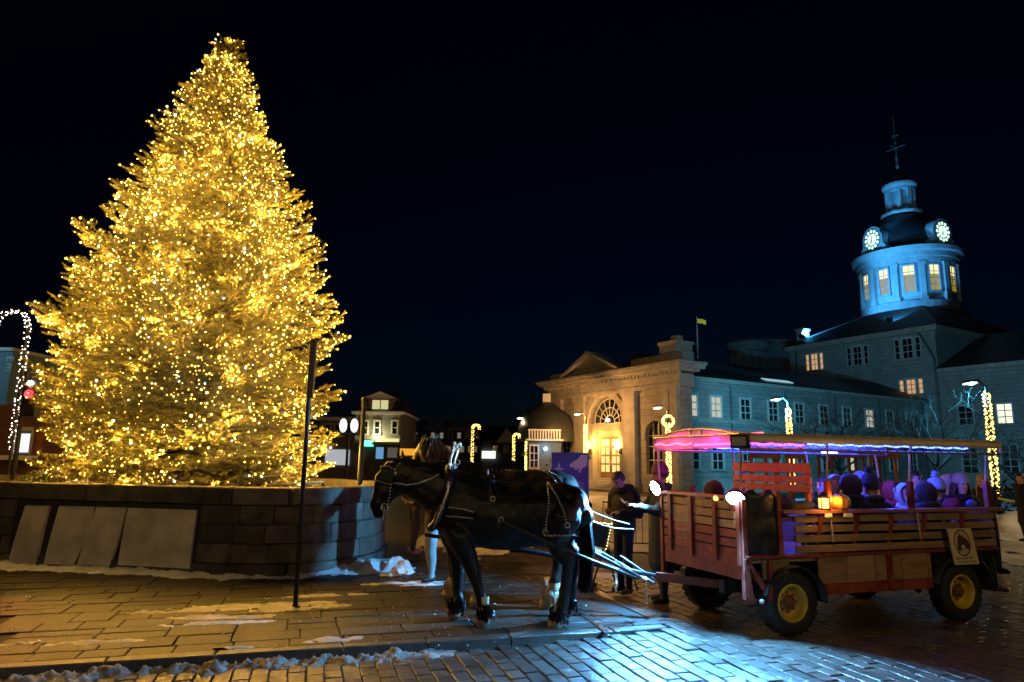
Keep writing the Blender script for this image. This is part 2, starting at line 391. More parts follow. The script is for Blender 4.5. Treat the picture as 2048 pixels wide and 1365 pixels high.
for i, (px, py, s_, lb) in enumerate(((68, 1287, .13, 'white paper scrap lying flat on slab near snow patch'), (55, 1195, .07, 'small torn white scrap near the planter wall'), (955, 1292, 0, ''))):
    if not lb: continue
    q = MB(); n_ = 4
    for a in range(n_+1):
        for c in range(n_+1): q.v.append(((a/n_-.5)*s_*.6, (c/n_-.5)*s_, .012+.012*math.sin(a*1.7+c)))
    q.f = [(a*(n_+1)+c, (a+1)*(n_+1)+c, (a+1)*(n_+1)+c+1, a*(n_+1)+c+1) for a in range(n_) for c in range(n_)]
    tag(q.build('paper_scrap', PAPER, None, False, gnd(px, py)), lb, 'litter')
# ================================================================== PLANTER WALL
import numpy as np
def catmull(P, closed=True, k=14):
    n = len(P); out = []
    for i in range(n if closed else n-1):
        a, b, c, d = P[i-1], P[i], P[(i+1) % n], P[(i+2) % n]
        for j in range(k):
            t = j/k; out.append(.5*((2*b)+(c-a)*t+(2*a-5*b+4*c-d)*t*t+(3*b-a-3*c+d)*t**3))
    return out
WP = catmull(WALLP); WL = [0]
for i in range(len(WP)): WL.append(WL[-1]+(WP[(i+1) % len(WP)]-WP[i]).length)
def wp(s):
    s %= WL[-1]
    for i in range(len(WP)):
        if WL[i+1] >= s: break
    a, b = WP[i], WP[(i+1) % len(WP)]; k = (s-WL[i])/(WL[i+1]-WL[i]); t = (b-a).normalized(); return a+(b-a)*k, t, Vector((t.y, -t.x))
def s_px(px, py):
    best = None
    for k in range(0, int(WL[-1]*25)):
        s = k/25; p, t, n = wp(s)
        if n.y > .2: continue
        q = inframe(p.x, p.y, .7, 900)
        if q:
            e = abs(q[0]-px)
            if best is None or e < best[0]: best = (e, s)
    p, t, n = wp(best[1]); return best[1], aty(px, py, p.y).z
STONE = pm('planter limestone', (.105, .095, .075), .75, 0, .5, 3.5, .7, bscale=22, rnd=.4)
PANEL = pm('pale relief panel', (.70, .65, .53), .55, 0, .3, 2.2, .35, bscale=12, rnd=.1)
wall = thing('planter_wall', 'curved stone planter wall with pale panels round the Christmas tree', 'wall')
def ribbon(offs_in, offs_out, z0, z1, s0, s1, step):
    b = MB(); n = max(2, int((s1-s0)/step)); r = []
    for i in range(n+1):
        p, t, nn = wp(s0+(s1-s0)*i/n); a, c = p-nn*offs_in, p+nn*offs_out
        r += [(a.x, a.y, z0), (c.x, c.y, z0), (c.x, c.y, z1), (a.x, a.y, z1)]
    b.add(r, [(i*4+k, i*4+(k+1) % 4, i*4+4+(k+1) % 4, i*4+4+k) for i in range(n) for k in range(4)]+[(0, 1, 2, 3), (n*4+3, n*4+2, n*4+1, n*4)])
    return b
ribbon(.4, -.03, -.02, 1.25, 0, WL[-1], .3).build('core', pm('dark wall core', (.05, .045, .04), .85, 0, .4, 4, .4), wall)
sA, sB = s_px(30, 1010)[0], s_px(393, 1010)[0]; sL, sR = sA-1.6, s_px(640, 1000)[0]+3.2
def blk(name, s, e, z0, z1, depth=.10, out=0, mat=STONE):
    p, t, n = wp((s+e)/2); b = MB(); b.box((0, 0, 0), (e-s-.012, depth, z1-z0-.012), None, .014)
    b.v = [(x+random.uniform(-.006, .006), y+random.uniform(-.008, .008), z+random.uniform(-.004, .004)) for x, y, z in b.v]
    c = p+n*(out-depth/2); return place(name, b.mesh(name, mat), wall, (c.x, c.y, (z0+z1)/2), math.atan2(t.y, t.x))
s = sL
while s < sR: e = s+random.uniform(.9, 1.3); blk('base_block', s, e, 0, .2, .14, .02); s = e
for r_ in range(3):
    for a, c in ((sL, sA-.05), (sB+.04, sR)):
        s = a
        while s < c-.02:
            e = min(c, s+random.uniform(.5, .72))
            if c-e < .2: e = c
            blk('stone_block', s, e, .2+r_*.31, .2+(r_+1)*.31, .10, random.uniform(-.012, .012)); s = e
s = sL
while s < sR: e = s+random.uniform(.8, 1.15); blk('coping_stone', s, e, 1.13, 1.42, .46, .05); s = e
ribbon(.38, .04, 1.13, 1.41, 0, sL, .3).build('rear_coping', STONE, wall); ribbon(.38, .04, 1.13, 1.41, sR, WL[-1], .3).build('rear_coping', STONE, wall)
def panel(cs, curve=0):
    pts = [s_px(*c) for c in cs]; s0 = sum(p[0] for p in pts)/4; p, t, n = wp(s0); q = MB(); N = 8; vs = []
    tl, tr, br, bl = pts
    for i in range(N+1):
        k = i/N; l_ = tl[0]+(bl[0]-tl[0])*(k+curve*math.sin(math.pi*k)*.0); r_ = tr[0]+(br[0]-tr[0])*k+curve*math.sin(math.pi*k)
        z = tl[1]+(bl[1]-tl[1])*k
        for s_, d in ((l_, -.02), (r_, -.02), (r_, .035), (l_, .035)):
            a = s_-s0; vs.append((a, -d-.012*math.sin(k*3.1), z-.75))
    q.add(vs, [(i*4+k, i*4+(k+1) % 4, i*4+4+(k+1) % 4, i*4+4+k) for i in range(N) for k in range(4)]+[(0, 1, 2, 3), (N*4+3, N*4+2, N*4+1, N*4)])
    place('panel', q.mesh('panel', PANEL), wall, (p.x, p.y, .75), math.atan2(t.y, t.x))
panel([(50, 1011), (98, 1011), (84, 1126), (30, 1126)]); panel([(116, 1012), (187, 1014), (158, 1128), (102, 1128)], .07)
panel([(192, 1014), (250, 1016), (230, 1130), (166, 1130)], .03); panel([(254, 1016), (392, 1017), (386, 1130), (247, 1130)])
b = MB(); b.add([(p.x, p.y, 1.2) for p in WP], [tuple(range(len(WP)))])
soil = struct(b.build('planting_bed', pm('frozen soil', (.05, .042, .032), .9, 0, .6, 3, .6)))
# ================================================================== CHRISTMAS TREE
rng = np.random.default_rng(5)
TC = Vector((-6.68, 14.45)); ZB, ZT, RM = 1.45, 11.42, 2.82
def rprof(z): return RM*min(1, (ZT-z)/(ZT-4.7))*(1 if z > 2.4 else .93)
tree = thing('christmas_tree', 'tall lit spruce Christmas tree standing in the stone planter', 'tree', (TC.x, TC.y, 1.15))
BARK = pm('spruce bark', (.07, .05, .035), .9, 0, .4, 12, .6)
NEED = pm('spruce needles', (.105, .098, .026), .5, 0, .45, 1.6, 0, col2=(.12, .115, .028))
bt = MB(); bt.tube([(0, 0, -.1), (.02, 0, 3), (-.02, .02, 6), (0, 0, 10.1)], [.17, .13, .08, .012], 9); bt.build('trunk', BARK, tree, True)
FB, FD, FL = [], [], []; br = MB()
z = ZB
while z < ZT-.12:
    k = (z-ZB)/(ZT-ZB); nb = int(11-4*k); off = rng.uniform(0, 6.28)
    for j in range(nb):
        az = off+j*6.283/nb+rng.normal(0, .16); Rr = rprof(z)*rng.uniform(.84, 1.04)+.10*(1-k); zz = z+rng.uniform(-.12, .12)
        if rng.random() < .10: Rr *= 1.05
        dirv = np.array([math.cos(az), math.sin(az), 0]); side = np.array([-dirv[1], dirv[0], 0])
        a_ = -.10+.62*k; up = .10+.06*rng.random(); Rr = max(Rr, .08)
        def cur(t, a_=a_, up=up, Rr=Rr, zz=zz, dirv=dirv): return dirv*(Rr*t)+np.array([0, 0, zz-a_*Rr*.9+Rr*(a_*t-.07*math.sin(math.pi*t)+up*t**3)])
        T = [cur(t) for t in (0, .3, .6, 1)]
        br.tube([(p[0], p[1], p[2]-1.15) for p in T], [.012+.012*Rr, .010+.008*Rr, .006+.004*Rr, .003], 4, False)
        t = .22+.1*rng.random(); sg = 1; back = (dirv[1] > .35)
        while t < 1.0:
            p = cur(t); tg = cur(min(1, t+.03))-cur(t-.03); tg /= np.linalg.norm(tg)
            ls = min(.95, .50*(1-t)*Rr+.20)*rng.uniform(.75, 1.15); an = math.radians(rng.uniform(42, 62))*sg
            d = tg*math.cos(an)+side*math.sin(an); d[2] += rng.uniform(-.12, .18); d /= np.linalg.norm(d)
            q = .03
            while q < ls:
                if back and rng.random() < .5: q += .13; continue
                pp = p+d*q-np.array([0, 0, .10*q*q]); s2 = 1 if rng.random() < .5 else -1; c2 = np.cross(d, [0, 0, 1]); c2 /= np.linalg.norm(c2)+1e-9
                fa = math.radians(rng.uniform(30, 60))*s2; fd = d*math.cos(fa)+c2*math.sin(fa)+np.array([0, 0, rng.uniform(-.22, .38)])
                FB.append(pp); FD.append(fd/np.linalg.norm(fd)); FL.append(rng.uniform(.15, .29)); q += .115
            FB.append(p+d*ls*.9); FD.append(d); FL.append(rng.uniform(.16, .27)); sg = -sg; t += .085/max(.35, Rr)*rng.uniform(.8, 1.3)
        e = cur(1); tg = e-cur(.94); tg /= np.linalg.norm(tg); FB.append(e-tg*.05); FD.append(tg); FL.append(rng.uniform(.22, .34))
    z += .37-.19*k
for i in range(7): a = i*.9; FB.append(np.array([0, 0, ZT-.05])); FD.append(np.array([.55*math.cos(a), .55*math.sin(a), .8])); FL.append(.22)
FB.append(np.array([0, 0, ZT-.1])); FD.append(np.array([0, 0, 1.])); FL.append(.42)
br.build('limbs', BARK, tree)
FB, FD, FL = np.array(FB), np.array(FD), np.array(FL); FL *= 1-.42*np.clip((FB[:, 2]-7.5)/3.8, 0, 1); NF = len(FB); K = 30
print('fingers', NF)
ref = np.where(np.abs(FD[:, 2:3]) < .9, [[0, 0, 1.]], [[1., 0, 0]]); A = np.cross(FD, ref); A /= np.linalg.norm(A, axis=1, keepdims=True); Bv = np.cross(FD, A)
h = (np.arange(K)+.5)/K; ph = np.arange(K)*2.399
ph = ph[None, :]+rng.uniform(0, 6.28, (NF, 1)); rad = A[:, None]*np.cos(ph)[..., None]+Bv[:, None]*np.sin(ph)[..., None]
base = FB[:, None]+FD[:, None]*(FL[:, None]*h[None])[..., None]
nd = FD[:, None]*.62+rad*(.80-.45*h**3)[None, :, None]; nd += rng.normal(0, .10, nd.shape); nd /= np.linalg.norm(nd, axis=2, keepdims=True)
ln = (.080*(1-.25*h))[None, :, None]*rng.uniform(.8, 1.2, (NF, K, 1)); wv = np.cross(nd, rad); wv /= np.linalg.norm(wv, axis=2, keepdims=True)+1e-9
wv *= .0088
tri = np.stack([base-wv, base+wv, base+nd*ln], axis=2).reshape(-1, 3); tri[:, 2] -= 1.15
me = bpy.data.meshes.new('crown'); nt_ = len(tri)//3
me.vertices.add(len(tri)); me.vertices.foreach_set('co', tri.astype(np.float32).ravel()); me.loops.add(len(tri)); me.loops.foreach_set('vertex_index', np.arange(len(tri), dtype=np.int32))
me.polygons.add(nt_); me.polygons.foreach_set('loop_start', np.arange(nt_, dtype=np.int32)*3); me.update(); me.validate(); me.materials.append(NEED)
place('crown', me, tree)
# ---------------- string lights
sl = thing('string_lights', 'thousands of warm golden string lights wrapped over the spruce', 'string lights', (TC.x, TC.y, 1.15))
tips = FB+FD*(FL[:, None]*.85); rr = np.hypot(tips[:, 0], tips[:, 1]); Rz = np.array([max(.12, rprof(z_)) for z_ in tips[:, 2]])
wgt = np.clip((rr/Rz-.42)/.5, 0, 1)**1.2; kk = np.clip((tips[:, 2]-ZB)/(ZT-ZB), 0, 1)
wgt *= (.75+1.7*kk**1.5)/(1)*(1+.35*np.clip(tips[:, 0]/3, -1, 1))*np.where(tips[:, 1] > 1.2, .5, 1)
cl = np.array([noise.noise(Vector((a*.9, b*.9, c*1.3))) for a, b, c in tips]); wgt *= np.clip(.75+1.3*cl, .12, 2)
NBULB = 6800; idx = rng.choice(NF, NBULB, replace=False, p=wgt/wgt.sum())
out = tips[idx]; ov = np.c_[out[:, 0], out[:, 1], np.zeros(len(out))]; ov /= np.linalg.norm(ov, axis=1, keepdims=True)+1e-9; BP = out+ov*rng.uniform(.01, .06, (NBULB, 1))+[0, 0, -1.15]
WARM = em('warm bulb', (1, .62, .15), 14, False); WARM2 = em('dim warm bulb', (1, .55, .08), 6, False); COOL = em('cool bulb', (.75, .8, 1), 22, False)
u0 = MB().ball((0, 0, 0), 1, 5, 4)
bm_ = [u0.mesh('bulb', c_, True) for c_ in (WARM, WARM2, COOL)]
order = np.argsort(BP[:, 1]*1.0-np.abs(BP[:, 0])*.15); cls = rng.choice(3, NBULB, p=[.42, .55, .03]); rest = [MB(), MB(), MB()]
brad = rng.uniform(.007, .0175, NBULB)*np.where(rng.random(NBULB) < .1, 1.35, 1)
for n, i in enumerate(order):
    p, c, r = BP[i], cls[i], float(brad[i])
    if n < 300: place('bulb', bm_[c], sl, p, 0, (r, r, r))
    else: rest[c].add([(p[0]+a*r, p[1]+b_*r, p[2]+d*r) for a, b_, d in u0.v], u0.f)
for c, mm in zip(range(3), (WARM, WARM2, COOL)): o = rest[c].build('bulbs', mm, sl); o['kind'] = 'stuff'
wire = MB()
for w in range(7):
    pts = []
    for k in range(170):
        t = k/169; z_ = ZB+.3+(ZT-ZB-.6)*t; a = w*.9+k*.62; r = rprof(z_)*.78; pts.append((r*math.cos(a), r*math.sin(a), z_-1.15-.04*math.sin(k*1.9)))
    wire.tube(pts, .004, 3, False)
wire.build('wire', pm('green cable', (.02, .035, .015), .5), sl)
lid = rng.choice(NBULB, 560, replace=False)
TREE_W = 18.5
for i in lid:
    p = BP[i]; q = Vector((p[0], p[1], 0)).normalized()*.035
    lamp('bulb_light', 'POINT', (p[0]+q.x, p[1]+q.y, p[2]), TREE_W*(1.25-.62*min(1, max(0, (p[2]-1.5)/7))), (1, .50, .07), sl, .02)
# shrubs and leaf litter in the planter
LEAF = pm('waxy shrub leaf', (.05, .075, .03), .35, 0, .5, 3, 0)
def shrub(name, label, c, r, n, mat, leaf=.06, group=None, stems=6):
    t = thing(name, label, 'shrub', c, 0, group); b = MB(); rg = random.Random(n)
    for i in range(n):
        d = Vector((rg.gauss(0, 1), rg.gauss(0, 1), abs(rg.gauss(0, .8)))).normalized()*rg.uniform(.45, 1)**.5; p = Vector((d.x*r[0], d.y*r[1], d.z*r[2]))*(1+.25*fbm(d.x*2, d.y*2, d.z*2+n))
        a = Vector((rg.gauss(0, 1), rg.gauss(0, 1), rg.gauss(0, 1))).normalized(); q = a.orthogonal().normalized(); s_ = leaf*rg.uniform(.6, 1.3)
        b.add([p-q*s_*.35, p+a*s_, p+q*s_*.35, p-a*s_*.6], [(0, 1, 2, 3)])
    b.build('foliage', mat, t); b = MB()
    for i in range(stems):
        a = i*6.28/stems; b.tube([(0, 0, -.02), (math.cos(a)*r[0]*.3, math.sin(a)*r[1]*.3, r[2]*.4), (math.cos(a)*r[0]*.7, math.sin(a)*r[1]*.7, r[2]*.75)], [.014, .009, .004], 4)
    b.build('stems', BARK, t); return t
for (px, py, Y, w_, h_, lb) in ((70, 935, 12.9, .5, .42, 'dark evergreen shrub in the planter beside the lit doorway'), (150, 945, 12.6, .5, .3, 'low shrub with pale frosted leaves under the spruce'), (640, 955, 12.6, .35, .25, 'small bare shrub at the rounded end of the planter')):
    p = aty(px, py, Y); shrub('planter_shrub', lb, (p.x, p.y, 1.19), (w_, .4, h_), 420, LEAF if 'pale' not in lb else pm('frosted leaf', (.5, .5, .46), .5, 0, .4, 4, 0), .055)
bd = MB(); a, c = aty(530, 972, 12.05), aty(650, 945, 12.4); bd.beam((a.x, a.y, 1.44), (c.x, c.y, 1.50), .12, .025); tag(bd.build('loose_board', pm('pale board', (.45, .36, .24), .7)), 'pale wooden board lying on the planter coping', 'board')
# ================================================================== BUILDINGS
U31 = math.radians(31); CX = aty(1362, 770, 43); C2 = Vector((CX.x, CX.y))
UU = Vector((math.cos(U31), math.sin(U31))); VV = Vector((-UU.y, UU.x))
LIME = brickmat('facade limestone', (.36, .33, .28), (.30, .275, .235), (.20, .18, .15), 1.1, .42, .8, .35)
WINGST = brickmat('wing limestone', (.34, .34, .33), (.28, .28, .275), (.17, .17, .165), .9, .34, .8, .4)
TRIM = pm('carved limestone', (.40, .37, .32), .75, 0, .25, 2, .3, bscale=9)
ROOF = pm('dark slate roof', (.03, .032, .036), .6, 0, .4, 3, .4)
PANE = pm('dark window glass', (.012, .015, .018), .08, 0, .4, 1, 0, .8)
LITW = em('lit window warm', (1, .55, .25), .6); LITC = em('lit window pale', (.95, .9, .7), .55); LITY = em('lit window yellow', (.95, .78, .25), .9)
FRAMEM = pm('window frame paint', (.55, .55, .53), .5, 0, .1, 4, .05)
# local frame of the city building: x = along the wing (u), y = along the facade (v), outward faces are -x (facade) and -y (wing)
def window(par, face, a, z, w, h, pane=PANE, bars=(1, 1), arched=False, sur=.12, org=(0, 0)):
    """a window on a face: 'x' (facing -x, position along y) or 'y' (facing -y, position along x)"""
    def P(q, zz, d): return (org[0]-d, q, zz) if face == 'x' else (q, org[1]-d, zz)
    def bx(b, q0, q1, z0, z1, d0, d1): b.bb(P(q0, z0, d0), P(q1, z1, d1))
    f = MB(); s_ = sur
    bx(f, a-w/2-s_, a-w/2, z, z+h, .02, .12); bx(f, a+w/2, a+w/2+s_, z, z+h, .02, .12); bx(f, a-w/2-s_, a+w/2+s_, z+h+.002, z+h+s_*1.3, .02, .15)
    for i in range(1, bars[0]+1): q = a-w/2+w*i/(bars[0]+1); bx(f, q-.03, q+.03, z, z+h, .025, .06)
    for i in range(1, bars[1]+1): q = z+h*i/(bars[1]+1); bx(f, a-w/2, a+w/2, q-.03, q+.03, .027, .062)
    o = f.build('window', FRAMEM, par)
    g = MB(); bx(g, a-w/2, a+w/2, z, z+h, .012, .02); g.build('pane', pane, o)
    g = MB(); bx(g, a-w/2-s_*1.4, a+w/2+s_*1.4, z-.14, z-.002, .02, .22); g.build('sill', TRIM, o); return o
# ---------------- domed portal building (the facade)
fz = thing('portal_building', 'stone portal building with pediment and glowing arched doorway', 'building', (C2.x, C2.y, 0), U31)
FWd = 14.27
def X(v, z, d): return (-d, v, z)          # a point on the facade plane, d metres proud of it
def arch(c, r, z0, z1, n=14): return [(c-r, z0)]+[(c-r*math.cos(math.pi*i/n), z1+r*math.sin(math.pi*i/n)) for i in range(n+1)]+[(c+r, z0)]
DC, DR = 7.6, 1.95
w_ = MB(); holes = [arch(DC, DR, .8, 4.68)[::-1], arch(2.4, .95, 1.2, 3.7)[::-1], arch(12.75, .95, 1.2, 3.7)[::-1]]
w_.prism([(0, 0), (FWd, 0), (FWd, 7.6), (0, 7.6)], 0, -.9, X, holes); w_.build('front_wall', LIME, fz)
w_ = MB(); w_.bb((.95, .98, 0), (9.5, FWd-.02, 7.55)); w_.build('body', LIME, fz)
for c in (2.4, 12.75):
    b = MB(); b.bb((.3, c-1.0, 1.2), (.36, c+1.0, 4.8)); o = b.build('niche_window', PANE, fz); b = MB()
    for q in (-.5, 0, .5): b.bb((.24, c+q-.04, 1.2), (.30, c+q+.04, 4.7))
    for q in (2.1, 3.0, 3.7): b.bb((.22, c-.95, q-.04), (.305, c+.95, q+.04))
    b.build('frame', FRAMEM, o); b = MB()
    for i in range(13):
        a = math.pi*i/12; b.beam((-.06, c-1.1*math.cos(a), 3.7+1.1*math.sin(a)), (-.06, c-1.1*math.cos(a+.2), 3.7+1.1*math.sin(a+.2)), .1, .28)
    b.build('arch_moulding', TRIM, fz)
for v in (.45, 1.2, 4.45, 5.1, 10.1, 10.75, 13.1, 13.8):
    b = MB(); b.bb((-.30, v-.32, .9), (-.003, v+.32, 6.5)); b.bb((-.36, v-.38, .3), (-.003, v+.38, .9)); b.bb((-.38, v-.40, 6.45), (-.003, v+.40, 6.72)); b.build('pilaster', TRIM, fz)
b = MB(); b.bb((-.42, -.3, 6.722), (.9, FWd+.25, 7.0)); b.bb((-.36, -.25, 7.0), (.9, FWd+.2, 7.55)); b.build('entablature', TRIM, fz)
b = MB(); b.bb((-.62, -.5, 7.70), (1.2, FWd+.45, 7.86)); b.bb((-.95, -.8, 7.86), (1.4, FWd+.75, 8.08)); b.bb((-1.1, -.95, 8.08), (1.4, FWd+.9, 8.26)); b.build('cornice', TRIM, fz)
b = MB()
for i in range(44): v = -.3+i*(FWd+.5)/43; b.bb((-.62, v-.09, 7.553), (-.36, v+.09, 7.697))
b.build('dentils', TRIM, fz)['kind'] = 'stuff'
b = MB(); b.prism([(5.3, 8.262), (11.6, 8.262), (8.45, 9.75)], .55, -.4, X); b.build('pediment', LIME, fz)
b = MB(); b.beam((-.55, 5.0, 8.30), (-.55, 8.45, 9.92), .95, .2, (0, 0, 1)); b.beam((-.55, 11.9, 8.30), (-.55, 8.45, 9.92), .95, .2); b.build('raking_cornice', TRIM, fz)
b = MB(); b.bb((-.1, -.3, 8.262), (.9, 4.6, 8.95)); b.build('attic_parapet', TRIM, fz)
b = MB(); b.bb((-.35, .0, 8.953), (1.1, 1.5, 9.5)); b.bb((-.45, -.1, 9.5), (1.2, 1.6, 9.68)); b.bb((.1, .4, 9.68), (.7, .9, 10.1)); b.build('attic_block', TRIM, fz)
b = MB(); b.bb((-.1, 12.4, 8.262), (.9, FWd+.2, 8.85)); b.build('attic_parapet', TRIM, fz)
b = MB(); b.add([(1.2, 1.0, 8.26), (9.5, 1.0, 8.26), (9.5, FWd, 8.26), (1.2, FWd, 8.26), (4, 3, 9.4), (4, FWd-3, 9.4)], [(0, 1, 4), (1, 2, 5, 4), (2, 3, 5), (3, 0, 4, 5)]); b.build('roof', ROOF, fz)
# doorway
b = MB(); b.bb((.55, DC-DR, .8), (.6, DC+DR, 6.7)); b.build('door_recess', TRIM, fz)
b = MB()
for i in range(17):
    a = math.pi*i/17; a2 = math.pi*(i+1)/17; r0, r1 = DR+.02, DR+.5
    pts = [(DC-r0*math.cos(a), 4.68+r0*math.sin(a)), (DC-r1*math.cos(a), 4.68+r1*math.sin(a)), (DC-r1*math.cos(a2), 4.68+r1*math.sin(a2)), (DC-r0*math.cos(a2), 4.68+r0*math.sin(a2))]
    b.prism(pts, .16+(.06 if i == 8 else 0), -.002, X)
b.build('arch_moulding', TRIM, fz)
b = MB(); b.prism([(DC-.22, 6.55), (DC+.22, 6.55), (DC+.32, 7.3), (DC-.32, 7.3)], .34, 0, X); b.build('keystone', TRIM, fz)
fan = MB(); n = 18; fan.prism(arch(DC, DR-.2, 4.72, 4.75, n), -.44, -.5, X); fo = fan.build('fanlight', PANE, fz)
b = MB()
for i in range(9): a = math.pi*i/8; b.beam((.42, DC-.55*math.cos(a), 4.75+.55*math.sin(a)), (.42, DC-(DR-.2)*math.cos(a), 4.75+(DR-.2)*math.sin(a)), .06, .07, (1, 0, 0))
for r in (.55, 1.1, DR-.2): b.tube([(.42, DC-r*math.cos(math.pi*i/16), 4.75+r*math.sin(math.pi*i/16)) for i in range(17)], .045, 5)
b.build('muntins', FRAMEM, fo)
b = MB(); b.bb((.05, DC-DR, 4.3), (.55, DC+DR, 4.7)); b.build('transom', TRIM, fz)
for s_ in (-1, 1): b = MB(); b.bb((.0, DC+s_*DR, .8), (.5, DC+s_*(DR-.45), 4.3)); b.build('door_pilaster', TRIM, fz)
for s_ in (-1, 1):
    b = MB(); b.bb((.47, DC+s_*.03, .82), (.53, DC+s_*1.2, 3.75)); d = b.build('door', pm('door wood', (.20, .12, .05), .45), fz)
    for r_ in range(4):
        for q in range(2): b = MB(); b.bb((.455, DC+s_*(.15+q*.52), 1.25+r_*.61), (.469, DC+s_*(.55+q*.52), 1.75+r_*.61)); b.build('pane', em('door glow', (1, .62, .20), 1.3), d)
    b = MB(); b.cyl((.42, DC+s_*.1, 1.75), (.42, DC+s_*.1, 2.1), .025); b.build('handle', STEEL, d)
b = MB(); b.bb((.49, DC-1.5, 3.75), (.535, DC+1.5, 4.3)); b.build('door_head', TRIM, fz)
for i in range(5): b = MB(); b.bb((-.2-(4-i)*.35, DC-3+(i)*.1, .16*i), (.9, DC+3-i*.1, .16*(i+1)-.002)); b.build('step', TRIM, fz)
for s_ in (-1, 1):
    sc = DC+s_*1.74; b = MB(); b.bb((-.02, sc-.1, 2.5), (-.14, sc+.1, 2.9)); b.tube([(-.1, sc, 2.55), (-.35, sc, 2.6), (-.38, sc, 2.8)], .03, 6); o = b.build('sconce', pm('bronze', (.12, .07, .03), .4, .8), fz)
    MB().lathe([(.02, 2.8), (.16, 2.85), (.2, 3.2), (.13, 3.45), (0, 3.5)], (-.38, sc, 0), 10).build('glass_globe', em('sconce glow', (1, .62, .18), 14), o)
    lamp('sconce_light', 'POINT', (-.12, DC+s_*1.2, 3.35), 210, (1, .50, .09), fz, .2)
# hall lantern inside the fanlight
MB().ball((.38, DC+.2, 4.95), .14).build('lantern', em('hall lantern', (1, .8, .4), 9), fz)
# ---------------- wing
wg = thing('market_wing', 'long two storey stone wing with dark roof beside the portal', 'building', (C2.x, C2.y, 0), U31)
WLn = 29.4
b = MB(); b.bb((.9, .9, 0), (WLn, 9.8, 7.55)); b.build('wall', WINGST, wg)
b = MB(); b.bb((.92, .72, 4.62), (WLn, .897, 4.86)); b.build('belt_course', TRIM, wg)
b = MB(); b.bb((.92, .50, 7.3), (WLn, .897, 7.56)); b.build('eaves_cornice', TRIM, wg)
b = MB(); b.add([(.9, .35, 7.57), (WLn, .35, 7.57), (WLn, 5.2, 9.6), (.9, 5.2, 9.6), (.9, 10.2, 7.57), (WLn, 10.2, 7.57)], [(0, 1, 2, 3), (3, 2, 5, 4), (0, 3, 4), (1, 5, 2)]); b.build('roof', ROOF, wg)
b = MB(); b.bb((.92, .80, 0), (WLn, .897, .9)); b.build('plinth', TRIM, wg)
lit = {0: LITC, 1: LITC, 7: LITC}
xs = [1.75, 4.0, 6.9, 9.8, 12.7, 15.6, 18.5, 21.4, 24.3, 27.2]
for i, x_ in enumerate(xs):
    window(wg, 'y', x_, 4.98, .95, 1.35, lit.get(i, PANE), (1, 2), org=(0, .9)); window(wg, 'y', x_, 1.6, 1.0, 2.1, LITC if i == 6 else PANE, (1, 3), org=(0, .9))
for x_ in (5.45, 11.2, 17.0, 22.8): b = MB(); b.tube([(x_, .8, .1), (x_, .8, 7.2)], .06, 6); b.build('downpipe', pm('pipe', (.12, .12, .12), .5, .5), wg)
b = MB(); b.bb((9.4, .45, 3.45), (9.7, .9, 3.6)); b.lathe([(.02, 3.5), (.28, 3.4), (.02, 3.1)], (9.5, .35, 0), 8); o = b.build('wall_lamp', TRIM, wg)
# skylight strip on the roof, the light it catches put in as glow
b = MB(); b.beam((9.2, 1.05, 7.95), (12.2, 1.05, 7.95), .5, .06, (0, -.38, .92)); b.build('skylight_glint', em('skylight glint', (.45, .85, 1), .6), wg)
# ---------------- main block under the tower
mb = thing('town_hall_block', 'tall grey stone town hall block below the clock tower', 'building', (C2.x+UU.x*30, C2.y+UU.y*30, 0), U31)
b = MB(); b.bb((0, -.4, 0), (22, 14.2, 14.0)); b.build('wall', WINGST, mb)
b = MB(); b.bb((-.35, -.75, 13.6), (22.3, 14.5, 14.0+.1)); b.build('eaves_cornice', TRIM, mb)
b = MB(); b.add([(-.6, -1, 14.1), (22.6, -1, 14.1), (22.6, 14.8, 14.1), (-.6, 14.8, 14.1), (7, 4, 17.6), (16, 4, 17.6), (16, 10, 17.6), (7, 10, 17.6)], [(0, 1, 5, 4), (1, 2, 6, 5), (2, 3, 7, 6), (3, 0, 4, 7), (4, 5, 6, 7)]); b.build('roof', ROOF, mb)
for (v0, v1, z0, z1, pn) in ((12.24, 10.38, 11.4, 13.0, LITW), (7.73, 5.71, 11.4, 13.1, PANE), (3.08, .89, 11.45, 13.2, PANE), (2.94, .96, 8.25, 9.5, LITW)):
    w3 = abs(v0-v1); c = (v0+v1)/2
    window(mb, 'x', c, z0, w3*.38, z1-z0, pn, (1, 2), sur=.14)
    for s_ in (-1, 1): window(mb, 'x', c+s_*w3*.42, z0, w3*.17, z1-z0, pn, (0, 2), sur=.08)
b = MB(); b.bb((1, 13.2, 14), (2, 14, 15.9)); b.bb((.9, 13.1, 15.9), (2.1, 14.1, 16.1)); b.build('chimney', WINGST, mb)
b = MB(); b.tube([(-.1, 13.4, 9), (-.1, 13.4, 13.6)], .09, 6); b.build('downpipe', MATS['pipe'], mb)
b = MB(); b.tube([(-.12, .9, 13.6), (-.12, -.25, 11.2), (-.12, -.28, 4)], .09, 6); b.build('downpipe', MATS['pipe'], mb)
rb = thing('town_hall_side_block', 'lower stone block with dark roof right of the tall block', 'building', (C2.x+UU.x*30, C2.y+UU.y*30, 0), U31)
b = MB(); b.bb((-.05, -26, 0), (16, -.42, 10.1)); b.build('wall', WINGST, rb)
b = MB(); b.bb((-.4, -26, 9.85), (16, -.45, 10.2)); b.build('eaves_cornice', TRIM, rb)
b = MB(); b.add([(-.6, -26, 10.2), (-.6, -.45, 10.2), (8, -.45, 14), (8, -26, 14), (16, -26, 10.2), (16, -.45, 10.2)], [(0, 1, 2, 3), (3, 2, 5, 4), (1, 5, 2), (0, 3, 4)]); b.build('roof', ROOF, rb)
